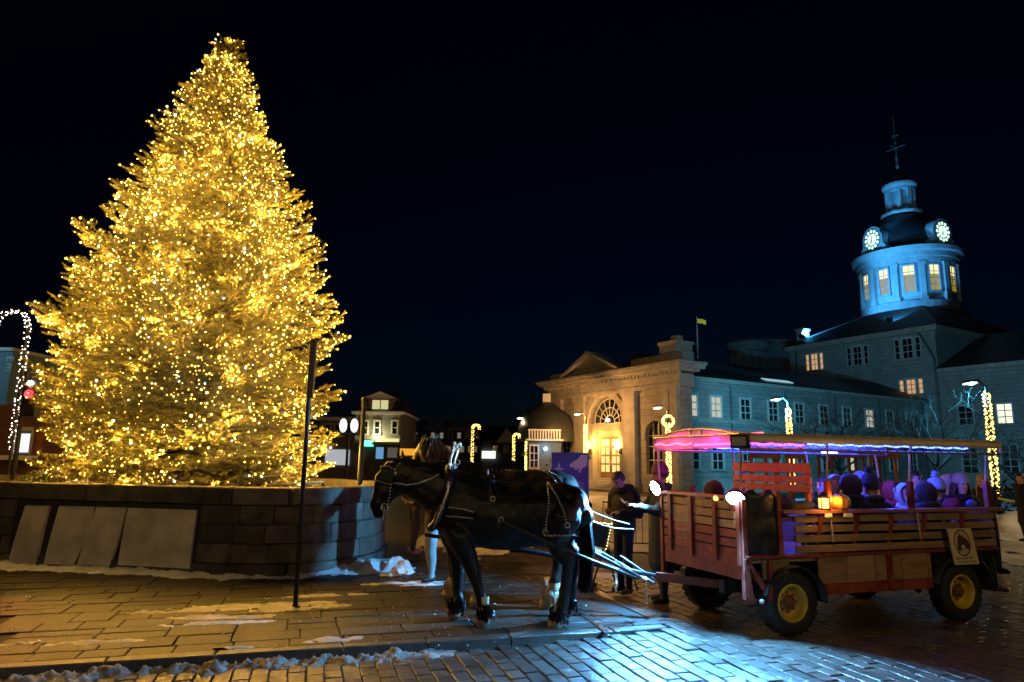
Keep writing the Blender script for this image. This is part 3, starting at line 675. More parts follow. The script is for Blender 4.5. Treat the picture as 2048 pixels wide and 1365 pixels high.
for i, v in enumerate((-2.3, -5.15, -8, -11)):
    window(rb, 'x', v, 5.4, 1.05, 1.5, em('lit window bright', (.95, .95, .72), 1.2) if i == 1 else PANE, (1, 2), org=(-.05, 0)); window(rb, 'x', v, 1.5, 1.1, 2.2, PANE, (1, 3), org=(-.05, 0))
# ---------------- clock tower
TC2 = Vector((47.8, 80.0)); tw = thing('clock_tower', 'blue lit domed clock tower with pillared drum and cupola', 'tower', (TC2.x, TC2.y, -1.35), U31); tw.scale = (.86, .86, 1)
DRUM = pm('tower stone', (.42, .42, .42), .7, 0, .2, 1.2, .2, bscale=6); DOME = pm('dark dome metal', (.035, .04, .045), .5, .2, .3, 1.5, .2)
b = MB(); b.bb((-7.2, -7.2, 13.5), (7.2, 7.2, 18.2)); b.lathe([(6.9, 18.2), (6.9, 20.7), (6.5, 20.9)], n=40); b.build('base', pm('tower base stone', (.16, .16, .16), .8, 0, .3, 1.2, .3), tw)
MB().lathe([(5.75, 20.85), (5.75, 26.6)], n=40).build('drum', DRUM, tw, True)
MB().lathe([(5.78, 20.86), (6.15, 20.86), (6.15, 21.9), (5.78, 22.0)], n=40).build('drum_plinth', DRUM, tw)
MB().lathe([(5.78, 26.3), (6.15, 26.35), (6.15, 27.0), (6.35, 27.05), (6.35, 27.6), (6.85, 27.75), (6.95, 28.2), (6.2, 28.35), (5.6, 28.5)], n=48).build('drum_cornice', DRUM, tw)
NW = 12
for i in range(NW):
    a = 2*math.pi*(i+.5)/NW; ca_, sa_ = math.cos(a), math.sin(a); rot = Matrix.Rotation(a, 3, 'Z')
    b = MB(); b.box((5.95*ca_, 5.95*sa_, 24.2), (.55, .62, 4.5), rot); b.box((6.0*ca_, 6.0*sa_, 26.2), (.6, .85, .35), rot); b.box((6.0*ca_, 6.0*sa_, 22.1), (.6, .85, .35), rot); b.build('pilaster', DRUM, tw)
    a = 2*math.pi*i/NW; ca_, sa_ = math.cos(a), math.sin(a); rot = Matrix.Rotation(a, 3, 'Z')
    b = MB()
    for (dy, dz, sy, sz) in ((-.72, 0, .18, 3.1), (.72, 0, .18, 3.1), (0, 1.6, 1.62, .2), (0, -1.6, 1.62, .22)):
        b.box(Vector((5.84*ca_, 5.84*sa_, 24.5+dz))+rot @ Vector((0, dy, 0)), (.3, sy, sz), rot)
    b.box((5.80*ca_, 5.80*sa_, 24.5), (.14, .07, 3), rot)
    for dz in (-.75, 0, .75): b.box((5.80*ca_, 5.80*sa_, 24.5+dz), (.142, 1.3, .07), rot)
    o = b.build('window', DRUM, tw); b = MB(); b.box((5.74*ca_, 5.74*sa_, 23.95), (.10, 1.28, 2.0), rot); b.build('pane', em('drum window dim', (.80, .55, .03), .45), o)
    b = MB(); b.box((5.74*ca_, 5.74*sa_, 25.5), (.10, 1.28, 1.1), rot); b.build('pane', em('drum window bright', (1, .85, .35), 1.2), o)
MB().lathe([(5.5, 28.4), (5.35, 29.3), (4.9, 30.6), (4.1, 31.9), (3.0, 32.9), (2.3, 33.3), (2.3, 33.5)], n=36).build('dome', DOME, tw, True)
MB().lathe([(2.55, 33.45), (2.75, 33.6), (2.75, 33.8), (2.0, 33.85)], n=24).build('cupola_base', DRUM, tw)
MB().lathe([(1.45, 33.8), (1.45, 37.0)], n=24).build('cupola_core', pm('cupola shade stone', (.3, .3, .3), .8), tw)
for i in range(8):
    a = 2*math.pi*(i+.5)/8; b = MB(); rot = Matrix.Rotation(a, 3, 'Z'); b.box((1.72*math.cos(a), 1.72*math.sin(a), 35.3), (.4, .55, 3.0), rot); b.build('cupola_pier', DRUM, tw)
MB().lathe([(1.5, 36.6), (1.95, 36.7), (1.95, 37.0), (2.25, 37.3), (2.25, 37.55), (1.6, 37.7)], n=24).build('cupola_cornice', DRUM, tw)
MB().lathe([(1.65, 37.65), (1.5, 38.3), (.9, 39.0), (.3, 39.4), (.15, 39.9)], n=20).build('cupola_roof', DOME, tw, True)
b = MB(); b.lathe([(.14, 39.7), (.3, 40.2), (.12, 40.7), (.22, 41.2), (.08, 41.8), (.06, 46.9), (0, 47.2)], n=8)
for z_, l_ in ((42.6, 1.35), (44.2, .5)): b.cyl((-l_, 0, z_), (l_, 0, z_), .05, None, 6); b.cyl((0, -l_, z_), (0, l_, z_), .05, None, 6)
b.ball((0, 0, 43.3), .16); b.build('weathervane', pm('vane metal', (.3, .3, .28), .4, .6), tw)
CLK = em('clock face glow', (.62, 1, .78), 1.5)
def clock(ang):
    rot = Matrix.Rotation(ang, 3, 'Z')
    def Q(q, z_, d): return rot @ Vector((5.9+d, q, z_))
    prof = [(-2.1, 28.35), (-2.0, 29.0), (-1.65, 29.3)]+[(-1.65*math.cos(math.pi*i/14), 30.0+1.6*math.sin(math.pi*i/14)) for i in range(15)]+[(1.65, 29.3), (2.0, 29.0), (2.1, 28.35)]
    b = MB(); b.prism(prof, 0, -1.3, Q); o = b.build('clock_housing', DRUM, tw)
    b = MB(); b.prism([(1.32*math.cos(6.283*i/28), 30.0+1.32*math.sin(6.283*i/28)) for i in range(28)], .06, .01, Q); b.build('dial', pm('dial', (.10, .16, .17), .5), o)
    b = MB()
    b.prism([(.72*math.cos(6.283*i/20), 30.0+.72*math.sin(6.283*i/20)) for i in range(20)], .10, .062, Q)
    for i in range(12):
        a = 6.283*i/12; c = (1.02*math.cos(a), 30+1.02*math.sin(a)); b.prism([(c[0]+.20*math.cos(t*6.283/8), c[1]+.20*math.sin(t*6.283/8)) for t in range(8)], .10, .062, Q)
    b.build('lit_numerals', CLK, o)
    b = MB(); b.prism([(-.05, 29.5), (.05, 29.5), (.04, 30.75), (-.04, 30.75)], .125, .105, Q); b.prism([(-.05, 30.04), (-.02, 29.95), (-.30, 29.42), (-.38, 29.46)], .128, .104, Q); b.build('hands', BLACKMET, o)
for a in (168, 258, 348, 78): clock(math.radians(a))
# floodlights for the tower, standing on the roofs
def flood(loc, aim, power, col, label, ang=60, rz=0):
    t = thing('floodlight', label, 'floodlight', loc, 0, 'tower floodlights'); b = MB(); b.tube([(0, 0, -.6), (0, 0, .1)], .05, 6); b.build('stand', BLACKMET, t)
    b = MB(); d = (Vector(aim)-Vector(loc)).normalized(); rot = d.to_track_quat('X', 'Z').to_matrix(); b.box((0, 0, .25), (.3, .5, .4), rot); b.build('housing', BLACKMET, t)
    b = MB(); b.box(Vector((0, 0, .25))+d*.16, (.02, .42, .32), rot); b.build('lens', em('flood lens', (.3, .7, 1), 3, False), t)
    lamp('flood_beam', 'SPOT', Vector((0, 0, .25))+d*.2, power, col, t, .15, Vector((0, 0, .25))+d*5, ang, .6)
def uv(u, v, z): p = C2+UU*u+VV*v; return (p.x, p.y, z)
TB = (.05, .42, 1)
flood(uv(30.5, 13, 14.9), (TC2.x-3, TC2.y, 25), 30000, TB, 'floodlight on the block eaves aimed up at the pillared drum', 70)
flood(uv(31, 4, 15.2), (TC2.x, TC2.y-3, 25), 9000, TB, 'floodlight at the near roof corner aimed up at the drum', 60)
flood((TC2.x-4.6, TC2.y-3.6, 28.9), (TC2.x, TC2.y, 36), 700, TB, 'small floodlight on the drum cornice lighting the cupola', 80)
# ---------------- round lantern turret and flag behind the wing
p = aty(1498, 730, 75); rt = thing('roof_turret', 'dim octagonal stone turret behind the wing roof', 'turret', (p.x, p.y, 0))
zt = aty(1498, 684, 75).z; r0 = 40/1365*75
MB().lathe([(r0*.85, 7), (r0*.85, zt-1.2)], n=8).build('drum', pm('turret stone', (.22, .22, .22), .8, 0, .3, 1, .3), rt); MB().lathe([(r0*.95, zt-1.2), (r0*1.05, zt-.8), (r0*1.12, zt-.3), (r0*.9, zt), (0, zt+.3)], n=16).build('cap', MATS['turret stone'], rt)
for i in range(8): a = 6.283*i/8; b = MB(); b.box((r0*.88*math.cos(a), r0*.88*math.sin(a), zt-2.7), (.3, .7, 2.6), Matrix.Rotation(a, 3, 'Z')); b.build('pier', MATS['turret stone'], rt)
p = aty(1555, 735, 80); rt = thing('roof_turret', 'dim square stone turret beside the octagonal one', 'turret', (p.x, p.y, 0)); zt = aty(1555, 692, 80).z
b = MB(); b.bb((-1.9, -1.9, 7), (1.9, 1.9, zt)); b.build('shaft', MATS['turret stone'], rt); b = MB(); b.bb((-2.2, -2.2, zt), (2.2, 2.2, zt+.4)); b.build('cap', MATS['turret stone'], rt)
p = aty(1396, 728, 62); q = aty(1393.5, 634, 62); fp = thing('flagpole', 'tall thin flagpole flying a small yellow flag', 'flagpole', (p.x, p.y, 0))
MB().tube([(0, 0, 6), (q.x-p.x, 0, q.z)], [.09, .05], 8).build('pole', WHITEPAINT, fp)
b = MB(); n = 8
for i in range(n+1):
    for j in (0, 1): b.v.append((q.x-p.x+.06+i*.10, .12*math.sin(i*1.1), q.z-.15-j*.42-.02*i))
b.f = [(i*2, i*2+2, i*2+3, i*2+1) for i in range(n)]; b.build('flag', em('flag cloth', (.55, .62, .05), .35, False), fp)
# ================================================================== FAR BUILDINGS
GREYCLAP = brickmat('grey painted brick', (.22, .21, .20), (.19, .18, .17), (.14, .13, .12), .6, .2, .8, .3)
REDBR = brickmat('dark red brick', (.16, .06, .045), (.12, .05, .04), (.12, .1, .09), .5, .16, .85, .3)
def fbox(name, label, px0, px1, py_eave, py_base, Y, depth, mat, cat='building'):
    a, c = aty(px0, py_eave, Y), aty(px1, py_eave, Y); t = thing(name, label, cat, ((a.x+c.x)/2, Y, 0)); w = c.x-a.x; h = (a.z+c.z)/2
    b = MB(); b.bb((-w/2, 0, -.2), (w/2, depth, h)); b.build('wall', mat, t); return t, w, h
def fwin(t, px, py0, py1, Y, wpx, pane, bars=(1, 1), sur=.1):
    c = t.location; p = aty(px, py1, Y); q = aty(px, py0, Y); return window(t, 'y', p.x-c.x, p.z, wpx/1365*Y, q.z-p.z, pane, bars, sur=sur)
# shop house with dormer
Y = 56; t, w, h = fbox('shop_house', 'grey two storey shop house with lit dormer and green sign', 712, 803, 829, 940, Y, 9, GREYCLAP)
b = MB(); b.bb((-w/2-.3, -.35, h), (w/2+.3, 9.3, h+.22)); b.build('cornice', WHITEPAINT, t)
b = MB(); b.add([(-w/2-.3, -.3, h+.22), (w/2+.3, -.3, h+.22), (w/2+.3, 9.2, h+.22), (-w/2-.3, 9.2, h+.22), (-w/2+1, 4.4, h+2.3), (w/2-1, 4.4, h+2.3)], [(0, 1, 5, 4), (1, 2, 5), (2, 3, 4, 5), (3, 0, 4)]); b.build('roof', ROOF, t)
dz = aty(760, 820, Y).z; b = MB(); b.bb((-.95, .2, dz-.1), (1.0, 4, dz+.95)); d = b.build('dormer', GREYCLAP, t)
b = MB(); b.prism([(-1.35, dz+.95), (1.4, dz+.95), (.02, dz+1.5)], -.1, 3.8, lambda a_, c_, e_: (a_, e_, c_)); b.build('gable', WHITEPAINT, d)
b = MB(); b.bb((-.6, .17, dz+.05), (.7, .195, dz+.8)); b.build('pane', em('dormer glow', (.9, .85, .4), .7), d)
b = MB(); b.bb((.02, .14, dz), (.1, .168, dz+.85)); b.bb((-.7, .14, dz-.05), (.8, .168, dz+.04)); b.build('bars', FRAMEM, d)
for px in (730, 754, 789): fwin(t, px, 844, 868, Y, 9, PANE, (0, 1), .12)
s0 = aty(760, 880, Y).z; b = MB(); b.bb((-w/2, -.12, 0), (w/2, -.003, s0)); b.build('shopfront', pm('shopfront paint', (.04, .045, .05), .5), t)
def lb(px0, px1, py0, py1, Y, d0, d1, nm, mt):
    a, c = aty(px0, py1, Y), aty(px1, py0, Y); x0 = t.location.x; b = MB(); b.bb((a.x-x0, d0, a.z), (c.x-x0, d1, c.z)); return b.build(nm, mt, t)
lb(726, 748, 882, 893, Y, -.35, -.2, 'sign_box', em('green sign glow', (.10, 1, .62), 2.4)); lb(752, 799, 878, 884, Y, -.30, -.13, 'fascia', em('fascia lit', (.95, .9, .35), .9)); lb(748, 803, 886, 890, Y, -.9, -.13, 'awning', pm('awning cloth', (.2, .18, .12), .8))
lb(752, 768, 895, 918, Y, -.16, -.125, 'shop_window', em('shop window blue', (.2, .5, .9), .6)); lb(775, 797, 896, 916, Y, -.16, -.125, 'shop_window', em('shop window dim', (.6, .6, .5), .12))
p = t.location; lamp('awning_light', 'POINT', (0, -.7, s0+.25), 160, (1, .92, .45), t, .1)
# pale house further left behind the spruce
t, w, h = fbox('pale_house', 'pale shop house half hidden behind the spruce', 640, 711, 842, 935, 58, 9, pm('pale stucco', (.20, .19, .18), .8)); b = MB(); b.bb((-w/2-.2, -.3, h), (w/2, 9, h+.3)); b.build('parapet', WHITEPAINT, t)
for px in (655, 675, 697): fwin(t, px, 850, 872, 58, 9, PANE, (0, 1))
lb(650, 700, 900, 930, 58, -.1, -.02, 'shop_window', em('shop window pale', (.8, .85, .9), .5))
# brick terrace
Y = 100; t, w, h = fbox('brick_terrace', 'long dark red brick terrace with pale arched windows', 803, 962, 861, 925, Y, 9, REDBR)
for i in range(9): px = 813+i*17.5; fwin(t, px, 866, 877, Y, 6.5, em('terrace window', (.75, .78, .7), .22) if i in (1, 3, 4, 6) else PANE, (0, 1), .14)
b = MB(); b.bb((-w/2, -.3, h), (w/2, 9, h+.35)); b.build('parapet', TRIM, t)
for px in (838, 893, 934): x_ = aty(px, 860, Y).x-t.location.x; b = MB(); b.bb((x_-.6, 3, h), (x_+.6, 4.2, h+1.6)); b.build('chimney', REDBR, t)
for i in range(6): px = 815+i*26; lb(px-9, px+9, 893, 905, Y, -.1, -.02, 'shop_window', em('terrace shop', (1, .75, .45), .25 if i % 2 else .12))
Y = 85; t, w, h = fbox('gable_house', 'small dark gabled house beside the candy cane lights', 962, 1040, 882, 925, Y, 8, pm('grey siding', (.08, .085, .09), .8, 0, .3, 2, .2))
b = MB(); b.prism([(-.5, h-.2), (2.1, h-.2), (.8, h+1.6)], -.15, 7, lambda a_, c_, e_: (a_, e_, c_)); b.build('gable', WHITEPAINT, t); b = MB(); b.add([(-w/2, -.2, h), (w/2, -.2, h), (w/2, 4, h+2), (-w/2, 4, h+2), (-w/2, 8, h), (w/2, 8, h)], [(0, 1, 2, 3), (3, 2, 5, 4), (0, 3, 4), (1, 5, 2)]); b.build('roof', ROOF, t)
fwin(t, 990, 893, 904, Y, 6, PANE); fwin(t, 1012, 893, 904, Y, 6, PANE)
lb(964, 991, 903, 917, Y, -.3, -.1, 'lit_sign', em('white shop sign', (1, 1, .92), 1.6))
# small square hall with dark dome, blue lamp on its wall
Y = 50; t, w, h = fbox('domed_pavilion', 'low pale pavilion with dark dome and white balustrade', 1056, 1122, 882, 945, Y, 7, pm('pale blue stucco', (.10, .13, .15), .8, 0, .2, 1.5, .2))
b = MB(); b.bb((-w/2-.15, -.25, h), (w/2+.15, 7, h+.12)); b.build('ledge', WHITEPAINT, t)
for i in range(12): x_ = -w/2+.1+i*(w-.2)/11; b = MB(); b.bb((x_-.05, -.12, h+.12), (x_+.05, -.02, h+.72)); b.build('baluster', WHITEPAINT, t)
b = MB(); b.bb((-w/2, -.16, h+.72), (w/2, .02, h+.82)); b.build('rail', WHITEPAINT, t)
zt = aty(1090, 788, Y).z; MB().lathe([(2.3, h), (2.25, h+.9), (1.9, h+2.0), (1.2, zt-.9), (.5, zt-.4), (0, zt-.3)], (.3, 3.2, 0), 20).build('dome', DOME, t, True); b = MB(); b.bb((0, 2.9, zt-.5), (.6, 3.5, zt+.3)); b.build('lantern', WHITEPAINT, t)
fwin(t, 1068, 893, 935, Y, 14, PANE, (1, 2)); b = MB(); p = aty(1091, 898, Y); b.ball((p.x-t.location.x, -.22, p.z), .13); b.build('wall_lamp', em('blue wall lamp', (.55, .85, 1), 10), t)
lamp('pavilion_light', 'POINT', (p.x-t.location.x, -.7, p.z), 22, (.35, .75, 1), t, .12)
# left edge: brick house with bright doorway and a tall teal lit building
Y = 24; t, w, h = fbox('doorway_house', 'red brick house with bright white doorway left of spruce', -60, 95, 810, 945, Y, 8, REDBR)
lb(36, 62, 868, 905, Y, -.06, -.02, 'door', em('bright doorway', (.75, .9, 1), 1.3)); lb(30, 36, 862, 910, Y, -.12, -.01, 'door_frame', FRAMEM); lb(62, 68, 862, 910, Y, -.12, -.01, 'door_frame', FRAMEM); lb(30, 68, 855, 862, Y, -.14, -.01, 'lintel', FRAMEM); lb(24, 76, 912, 920, Y, -.6, -.01, 'step', WHITEPAINT)
lb(72, 88, 868, 905, Y, -.05, -.02, 'shutter', pm('rust shutter', (.3, .1, .05), .6))
Y = 32; t, w, h = fbox('teal_building', 'tall building washed in teal light at the left edge', -110, 27, 702, 945, Y, 8, pm('teal light tinted render', (.2, .3, .34), .8, 0, .2, 1, .2))  # teal of the light is put into the wall colour too
b = MB(); b.bb((-w/2, -.2, h), (w/2+.1, 8, h+.15)); b.build('parapet', WHITEPAINT, t)
b = place('lettering', textmesh('m', .5, 'lettering', WHITEPAINT), t); b.location = (aty(14, 735, Y).x-t.location.x, -.03, aty(14, 735, Y).z); b.rotation_euler = (math.pi/2, math.pi/2, 0)
b = place('lettering', textmesh('E', .5, 'lettering', WHITEPAINT), t); b.location = (aty(14, 718, Y).x-t.location.x, -.03, aty(14, 718, Y).z); b.rotation_euler = (math.pi/2, math.pi/2, 0)
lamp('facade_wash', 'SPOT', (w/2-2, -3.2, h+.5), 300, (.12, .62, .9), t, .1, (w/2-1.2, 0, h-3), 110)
b = MB(); b.beam((w/2-2, .1, h+.3), (w/2-2, -3.2, h+.5), .06, .06); b.box((w/2-2, -3.2, h+.62), (.3, .3, .12)); b.build('wash_light_arm', BLACKMET, t)
# orange lit kiosk
Y = 40; t, w, h = fbox('kiosk', 'low kiosk with glowing orange fascia board', 795, 842, 897, 940, Y, 2, pm('kiosk wood', (.05, .035, .02), .7), 'kiosk'); lb(800, 837, 898, 911, Y, -.12, -.02, 'fascia_board', em('orange fascia', (1, .42, .03), .85))
# ================================================================== STREET LAMPS AND LIGHT FIGURES
GOLD = em('gold rope bulb', (1, .66, .14), 4.5, False); BASKET = pm('fir garland', (.02, .03, .014), .7, 0, .5, 8, 0)
def garland(t, nm, path, n, rad, br_, mat=GOLD, seed=0):
    b = MB(); rg = random.Random(seed); N = len(path)
    for i in range(n):
        k = i/n*(N-1); j = int(k); f_ = k-j; p = Vector(path[j]).lerp(Vector(path[min(N-1, j+1)]), f_); a = i*2.4+rg.uniform(-.3, .3)
        q = MB().ball((p.x+rad*math.cos(a), p.y+rad*math.sin(a), p.z+rg.uniform(-.04, .04)), br_*rg.uniform(.7, 1.25), 6, 4); b.add(q.v, q.f)
    o = b.build(nm, mat, t); o['kind'] = 'stuff'; return o
def street_lamp(px, py, zl, label, side=-1, col=(.6, .85, 1), power=600, bulbs=(1.0, 4.3), head=True, basket=None, ring=False, spot=None, armlen=.55, br_=.05):
    p = gnd(px, py, zl); x = p.x-side*armlen; t = thing('street_lamp', label, 'street lamp', (x, p.y, -.03), 0, 'street lamps round the square')
    MB().tube([(0, 0, 0), (0, 0, .25), (0, 0, .3), (0, 0, 1.1), (0, 0, 1.15), (0, 0, zl-.1)], [.17, .16, .10, .09, .07, .05], 10).build('post', BLACKMET, t)
    MB().tube([(0, 0, zl-.12), (side*armlen*.4, 0, zl+.08), (side*armlen*.8, 0, zl+.06)], .035, 6).build('arm', BLACKMET, t)
    b = MB(); b.box((side*armlen, 0, zl+.06), (.55, .26, .10), Matrix.Rotation(side*.12, 3, 'Y'), .03); o = b.build('lamp_head', BLACKMET, t)
    b = MB(); b.box((side*armlen, 0, zl-.015), (.42, .2, .05), Matrix.Rotation(side*.12, 3, 'Y'), .02); b.ball((side*armlen, -.05, zl-.02), .11, 8, 5, (1.4, 1, .55)); b.build('lens', em('lamp lens %d' % int(col[0]*100), tuple(.5+.5*c for c in col), 12, False), o)
    if bulbs: garland(t, 'garland_bulbs', [(0, 0, bulbs[0]), (0, 0, bulbs[1])], int((bulbs[1]-bulbs[0])*46), .11, br_, seed=int(px))
    if ring: garland(t, 'wreath_bulbs', [(.3*math.cos(6.283*i/20), -.1, bulbs[1]+.05+.3*math.sin(6.283*i/20)) for i in range(21)], 60, .04, br_*.9, seed=3)
    if basket:
        b = MB(); rg = random.Random(1)
        for i in range(260):
            a = rg.uniform(0, 6.28); r = rg.uniform(.1, .42); d = Vector((rg.gauss(0, 1), rg.gauss(0, 1), rg.gauss(0, .6))).normalized()*.14; q = d.orthogonal().normalized()*.03; c = Vector((r*math.cos(a), r*math.sin(a), basket+rg.uniform(-.16, .14)))
            b.add([c-q, c+q, c+d], [(0, 1, 2)])
        b.build('fir_basket', BASKET, t)
    lamp('street_light', 'SPOT' if spot else 'POINT', (side*armlen, -.12, zl-.22), power, col, t, .12, (side*armlen+spot[0], -.12+spot[1], zl-.22+spot[2]) if spot else None, 125)
    return t
CY = (.05, .50, .82)
L1 = street_lamp(1940, 765, 5.0, 'lamp post with twinkling garland behind the rear of the wagon', -1, CY, 2600, (1.0, 4.7), br_=.036, spot=(1.2, 4, -1.6))
L2 = street_lamp(1552, 798, 5.0, 'garland wrapped lamp post behind the middle of the wagon canopy', -1, CY, 7500, (.9, 4.6), br_=.045, spot=(5.5, 4, -.3))
L3 = street_lamp(1315, 815, 5.0, 'lamp post with glowing wreath between the portal and the wagon', -1, (1, .50, .17), 260, (.9, 4.2), basket=3.2, ring=True, br_=.05)
L4 = street_lamp(1155, 828, 5.2, 'garland lamp post with fir basket before the glowing doorway', -1, (1, .46, .13), 1050, (2.2, 4.5), basket=2.3, br_=.055)
L5 = street_lamp(1040, 836, 5.2, 'lamp post with garland in front of the domed pavilion', -1, (1, .7, .35), 70, (1.2, 4.6), basket=2.5, br_=.055)
# wing and portal wash lamp out of the frame's right and left, same kind of post
street_lamp(1700, 690, 6.0, 'lamp post without garland in front of the long wing', -1, CY, 10, None) if False else None
def candy_cane(px, py_top, py_bot, Y, label, side=1, mat=GOLD, br_=.034, n=90):
    a, c = aty(px, py_bot, Y), aty(px, py_top, Y); h = c.z; r = min(.55, h*.05) if mat is GOLD else h*.075; t = thing('candy_cane_light', label, 'light figure', (a.x, Y, 0), 0, 'candy cane lights')
    path = [(0, 0, 0), (0, 0, h-r)]+[(side*r*(1-math.cos(math.pi*i/8)), 0, h-r+r*math.sin(math.pi*i/8)) for i in range(1, 9)]+[(side*2*r, 0, h-1.6*r)]
    MB().tube(path, .03, 6).build('frame', BLACKMET, t); ds = [0]; 
    P2 = [(0, 0, max(.1, a.z))]+[(0, 0, max(.1, a.z)+(h-r-max(.1, a.z))*i/10) for i in range(1, 11)]+path[2:]
    garland(t, 'rope_bulbs', P2, n, .07, br_, mat, int(px)); return t
candy_cane(944, 850, 925, 42, 'candy cane light figure standing before the brick terrace', 1, n=70)
candy_cane(1027, 868, 922, 44, 'shorter candy cane light beside the pavilion lamp post', 1, n=60)
PINKB = em('pinkish bulb', (1, .72, .60), 10, False)
candy_cane(22, 622, 900, 17, 'big candy cane of pinkish lights left of the spruce', -1, PINKB, .013, 150)
# bright twin globe lamp by the spruce's right edge
p = aty(693, 935, 30); t = thing('globe_lamp', 'twin white globe lamp half hidden by spruce branches', 'street lamp', (p.x, p.y, -.03)); zc = aty(693, 850, 30).z
MB().tube([(0, 0, 0), (0, 0, zc-.3)], .06, 8).build('post', BLACKMET, t)
for s_ in (-1, 1): MB().tube([(0, 0, zc-.5), (s_*.22, 0, zc-.35)], .03, 6).build('arm', BLACKMET, t); MB().ball((s_*.24, 0, zc), .17, 10, 8, (1, 1, 1.8)).build('globe', em('white globe', (.9, .93, 1), 1.6, False), t)
for px, py0, py1, lbl in ((714, 800, 1116, 'slim dark lamp column at the rounded end of planter'), (743, 1010, 1098, 'short dark bollard in front of the black horse')):
    q = gnd(px-2, py1); zt = aty(px, py0, q.y).z; t = thing('dark_post' if zt > 1.5 else 'bollard', lbl, 'post', q)
    MB().tube([(0, 0, 0), (0, 0, .12), (0, 0, .14), (0, 0, zt)], [.085, .08, .055, .045], 10).build('shaft', BLACKMET, t); MB().ball((0, 0, zt), .06).build('cap', BLACKMET, t)
# traffic light at the left
p = aty(43, 945, 15.8); zr = aty(43, 786, 15.8).z; t = thing('traffic_light', 'traffic light showing red left of the spruce', 'traffic light', (p.x-.25, p.y, 0))
MB().tube([(0, .1, 0), (0, .1, zr+.5)], .05, 8).build('pole', BLACKMET, t); b = MB(); b.bb((.12, -.1, zr-.55), (.42, .12, zr+.35)); b.build('housing', BLACKMET, t); b = MB(); b.cyl((0, .1, zr), (.2, .1, zr), .03); b.build('bracket', BLACKMET, t)
MB().lathe([(.1, -.03), (.1, 0), (0, 0)], (.27, -.12, zr-.04), 14, axis='y').build('red_lens', em('red signal', (1, .02, .05), 4, False), t)
MB().lathe([(.07, -.03), (.07, 0), (0, 0)], (.27, -.12, zr+.2), 14, axis='y').build('white_glint', em('white highlight glow', (1, .9, 1), 14, False), t)  # white highlight added as a glowing disc, not a signal lens
for k in (-.34,): MB().lathe([(.09, -.02), (.09, 0), (0, 0)], (.27, -.11, zr+k), 12, axis='y').build('dark_lens', BLACKMET, t)
lamp('signal_glow', 'SPOT', (.27, -.16, zr-.04), 130, (1, .03, .08), t, .05, (.27, -2, zr-.04), 150)
# sign pole with two street signs seen edge on
q = gnd(590, 1216); zt = aty(623, 684, q.y).z; t = thing('sign_pole', 'slim black sign pole on the sidewalk before the spruce', 'sign pole', q)
MB().tube([(0, 0, -.02), (0, 0, zt)], .030, 10).build('pole', BLACKMET, t); MB().lathe([(.075, 0), (.075, .015), (.035, .03), (.03, .10)], n=10).build('foot', BLACKMET, t)
b = MB(); b.bb((-.02, -.03, zt-.78), (.055, .035, zt+.03)); b.build('bracket', BLACKMET, t)
SGN = pm('parking sign face', (.72, .66, .55), .4, 0, .06, 3, 0)
for z0, z1 in ((zt-.72, zt-.30), (zt-.30, zt)):
    n = 10; wv_ = .34
    def Sg(a_, c_, d_): return (-.035-a_*.34, -.02-a_*.94+d_*.34, c_) if False else (-.035-a_*.20, .02+a_*.97, c_) if d_ == 0 else (-.045-a_*.20, .018+a_*.97, c_)
    b = MB(); b.prism([(0, z0+.02), (wv_, z0+.02), (wv_, z1-.08), (wv_*.8, z1-.015), (wv_*.2, z1-.015), (0, z1-.03)], 0, 1, Sg); o = b.build('sign_plate', SGN, t)
    b = MB(); b.prism([(.05, z0+.06), (.09, z0+.06), (.20, z1-.12), (.16, z1-.12)], 0, 1, lambda a_, c_, d_: (-.052-a_*.20-.003*d_, .018+a_*.97, c_)); b.prism([(.05, z1-.1), (.26, z1-.1), (.26, z1-.075), (.05, z1-.075)], 0, 1, lambda a_, c_, d_: (-.052-a_*.20-.003*d_, .018+a_*.97, c_)); b.build('red_mark', pm('sign red', (.5, .06, .03), .5), o)
# ================================================================== CLOSED SIGN, EASEL, BARRIER, HUTS, BARE TREES, CAR
Yc = 11.4; a, c = aty(1103, 905, Yc), aty(1177, 905, Yc); w = c.x-a.x; h = a.z; t = thing('closed_sign', 'tall blue purple street closed sign behind the horses', 'sign', ((a.x+c.x)/2, Yc, 0))
def signmat():
    M = bpy.data.materials.new('sign led tint gradient'); M.use_nodes = True; T = M.node_tree; b = T.nodes['Principled BSDF']; tc = T.nodes.new('ShaderNodeTexCoord'); s_ = T.nodes.new('ShaderNodeSeparateXYZ'); T.links.new(tc.outputs['Object'], s_.inputs[0])
    mr = T.nodes.new('ShaderNodeMapRange'); mr.inputs['From Min'].default_value = .9; mr.inputs['From Max'].default_value = 1.9; T.links.new(s_.outputs[2], mr.inputs['Value']); rp = T.nodes.new('ShaderNodeValToRGB'); rp.color_ramp.elements[0].color = (.42, .22, .42, 1); rp.color_ramp.elements[1].color = (.10, .11, .38, 1); T.links.new(mr.outputs[0], rp.inputs[0]); T.links.new(rp.outputs[0], b.inputs['Base Color']); b.inputs['Roughness'].default_value = .4; return M  # pinkish lower end puts red LED light into the panel colour
b = MB(); b.box((0, 0, h/2+.05), (w, .04, h-.1), None, .006); b.build('panel', signmat(), t); b = MB(); b.bb((-w/2-.1, -.25, 0), (w/2+.1, .25, .05)); b.build('base', pm('sign base', (.5, .5, .52), .6), t)
SW = pm('sign print white', (.75, .70, .72), .5, 0, .05, 4, 0)
for tx, px, py, sz in (('CLOSED', 1166, 972, .115), ('FERMÉ', 1164, 993, .085)):
    p = aty(px, py, Yc); o = place('lettering', textmesh(tx, sz, 'lettering', SW, 'RIGHT'), t); o.location = (p.x-t.location.x, -.024, p.z-.02); o.rotation_euler = (math.pi/2, 0, 0)
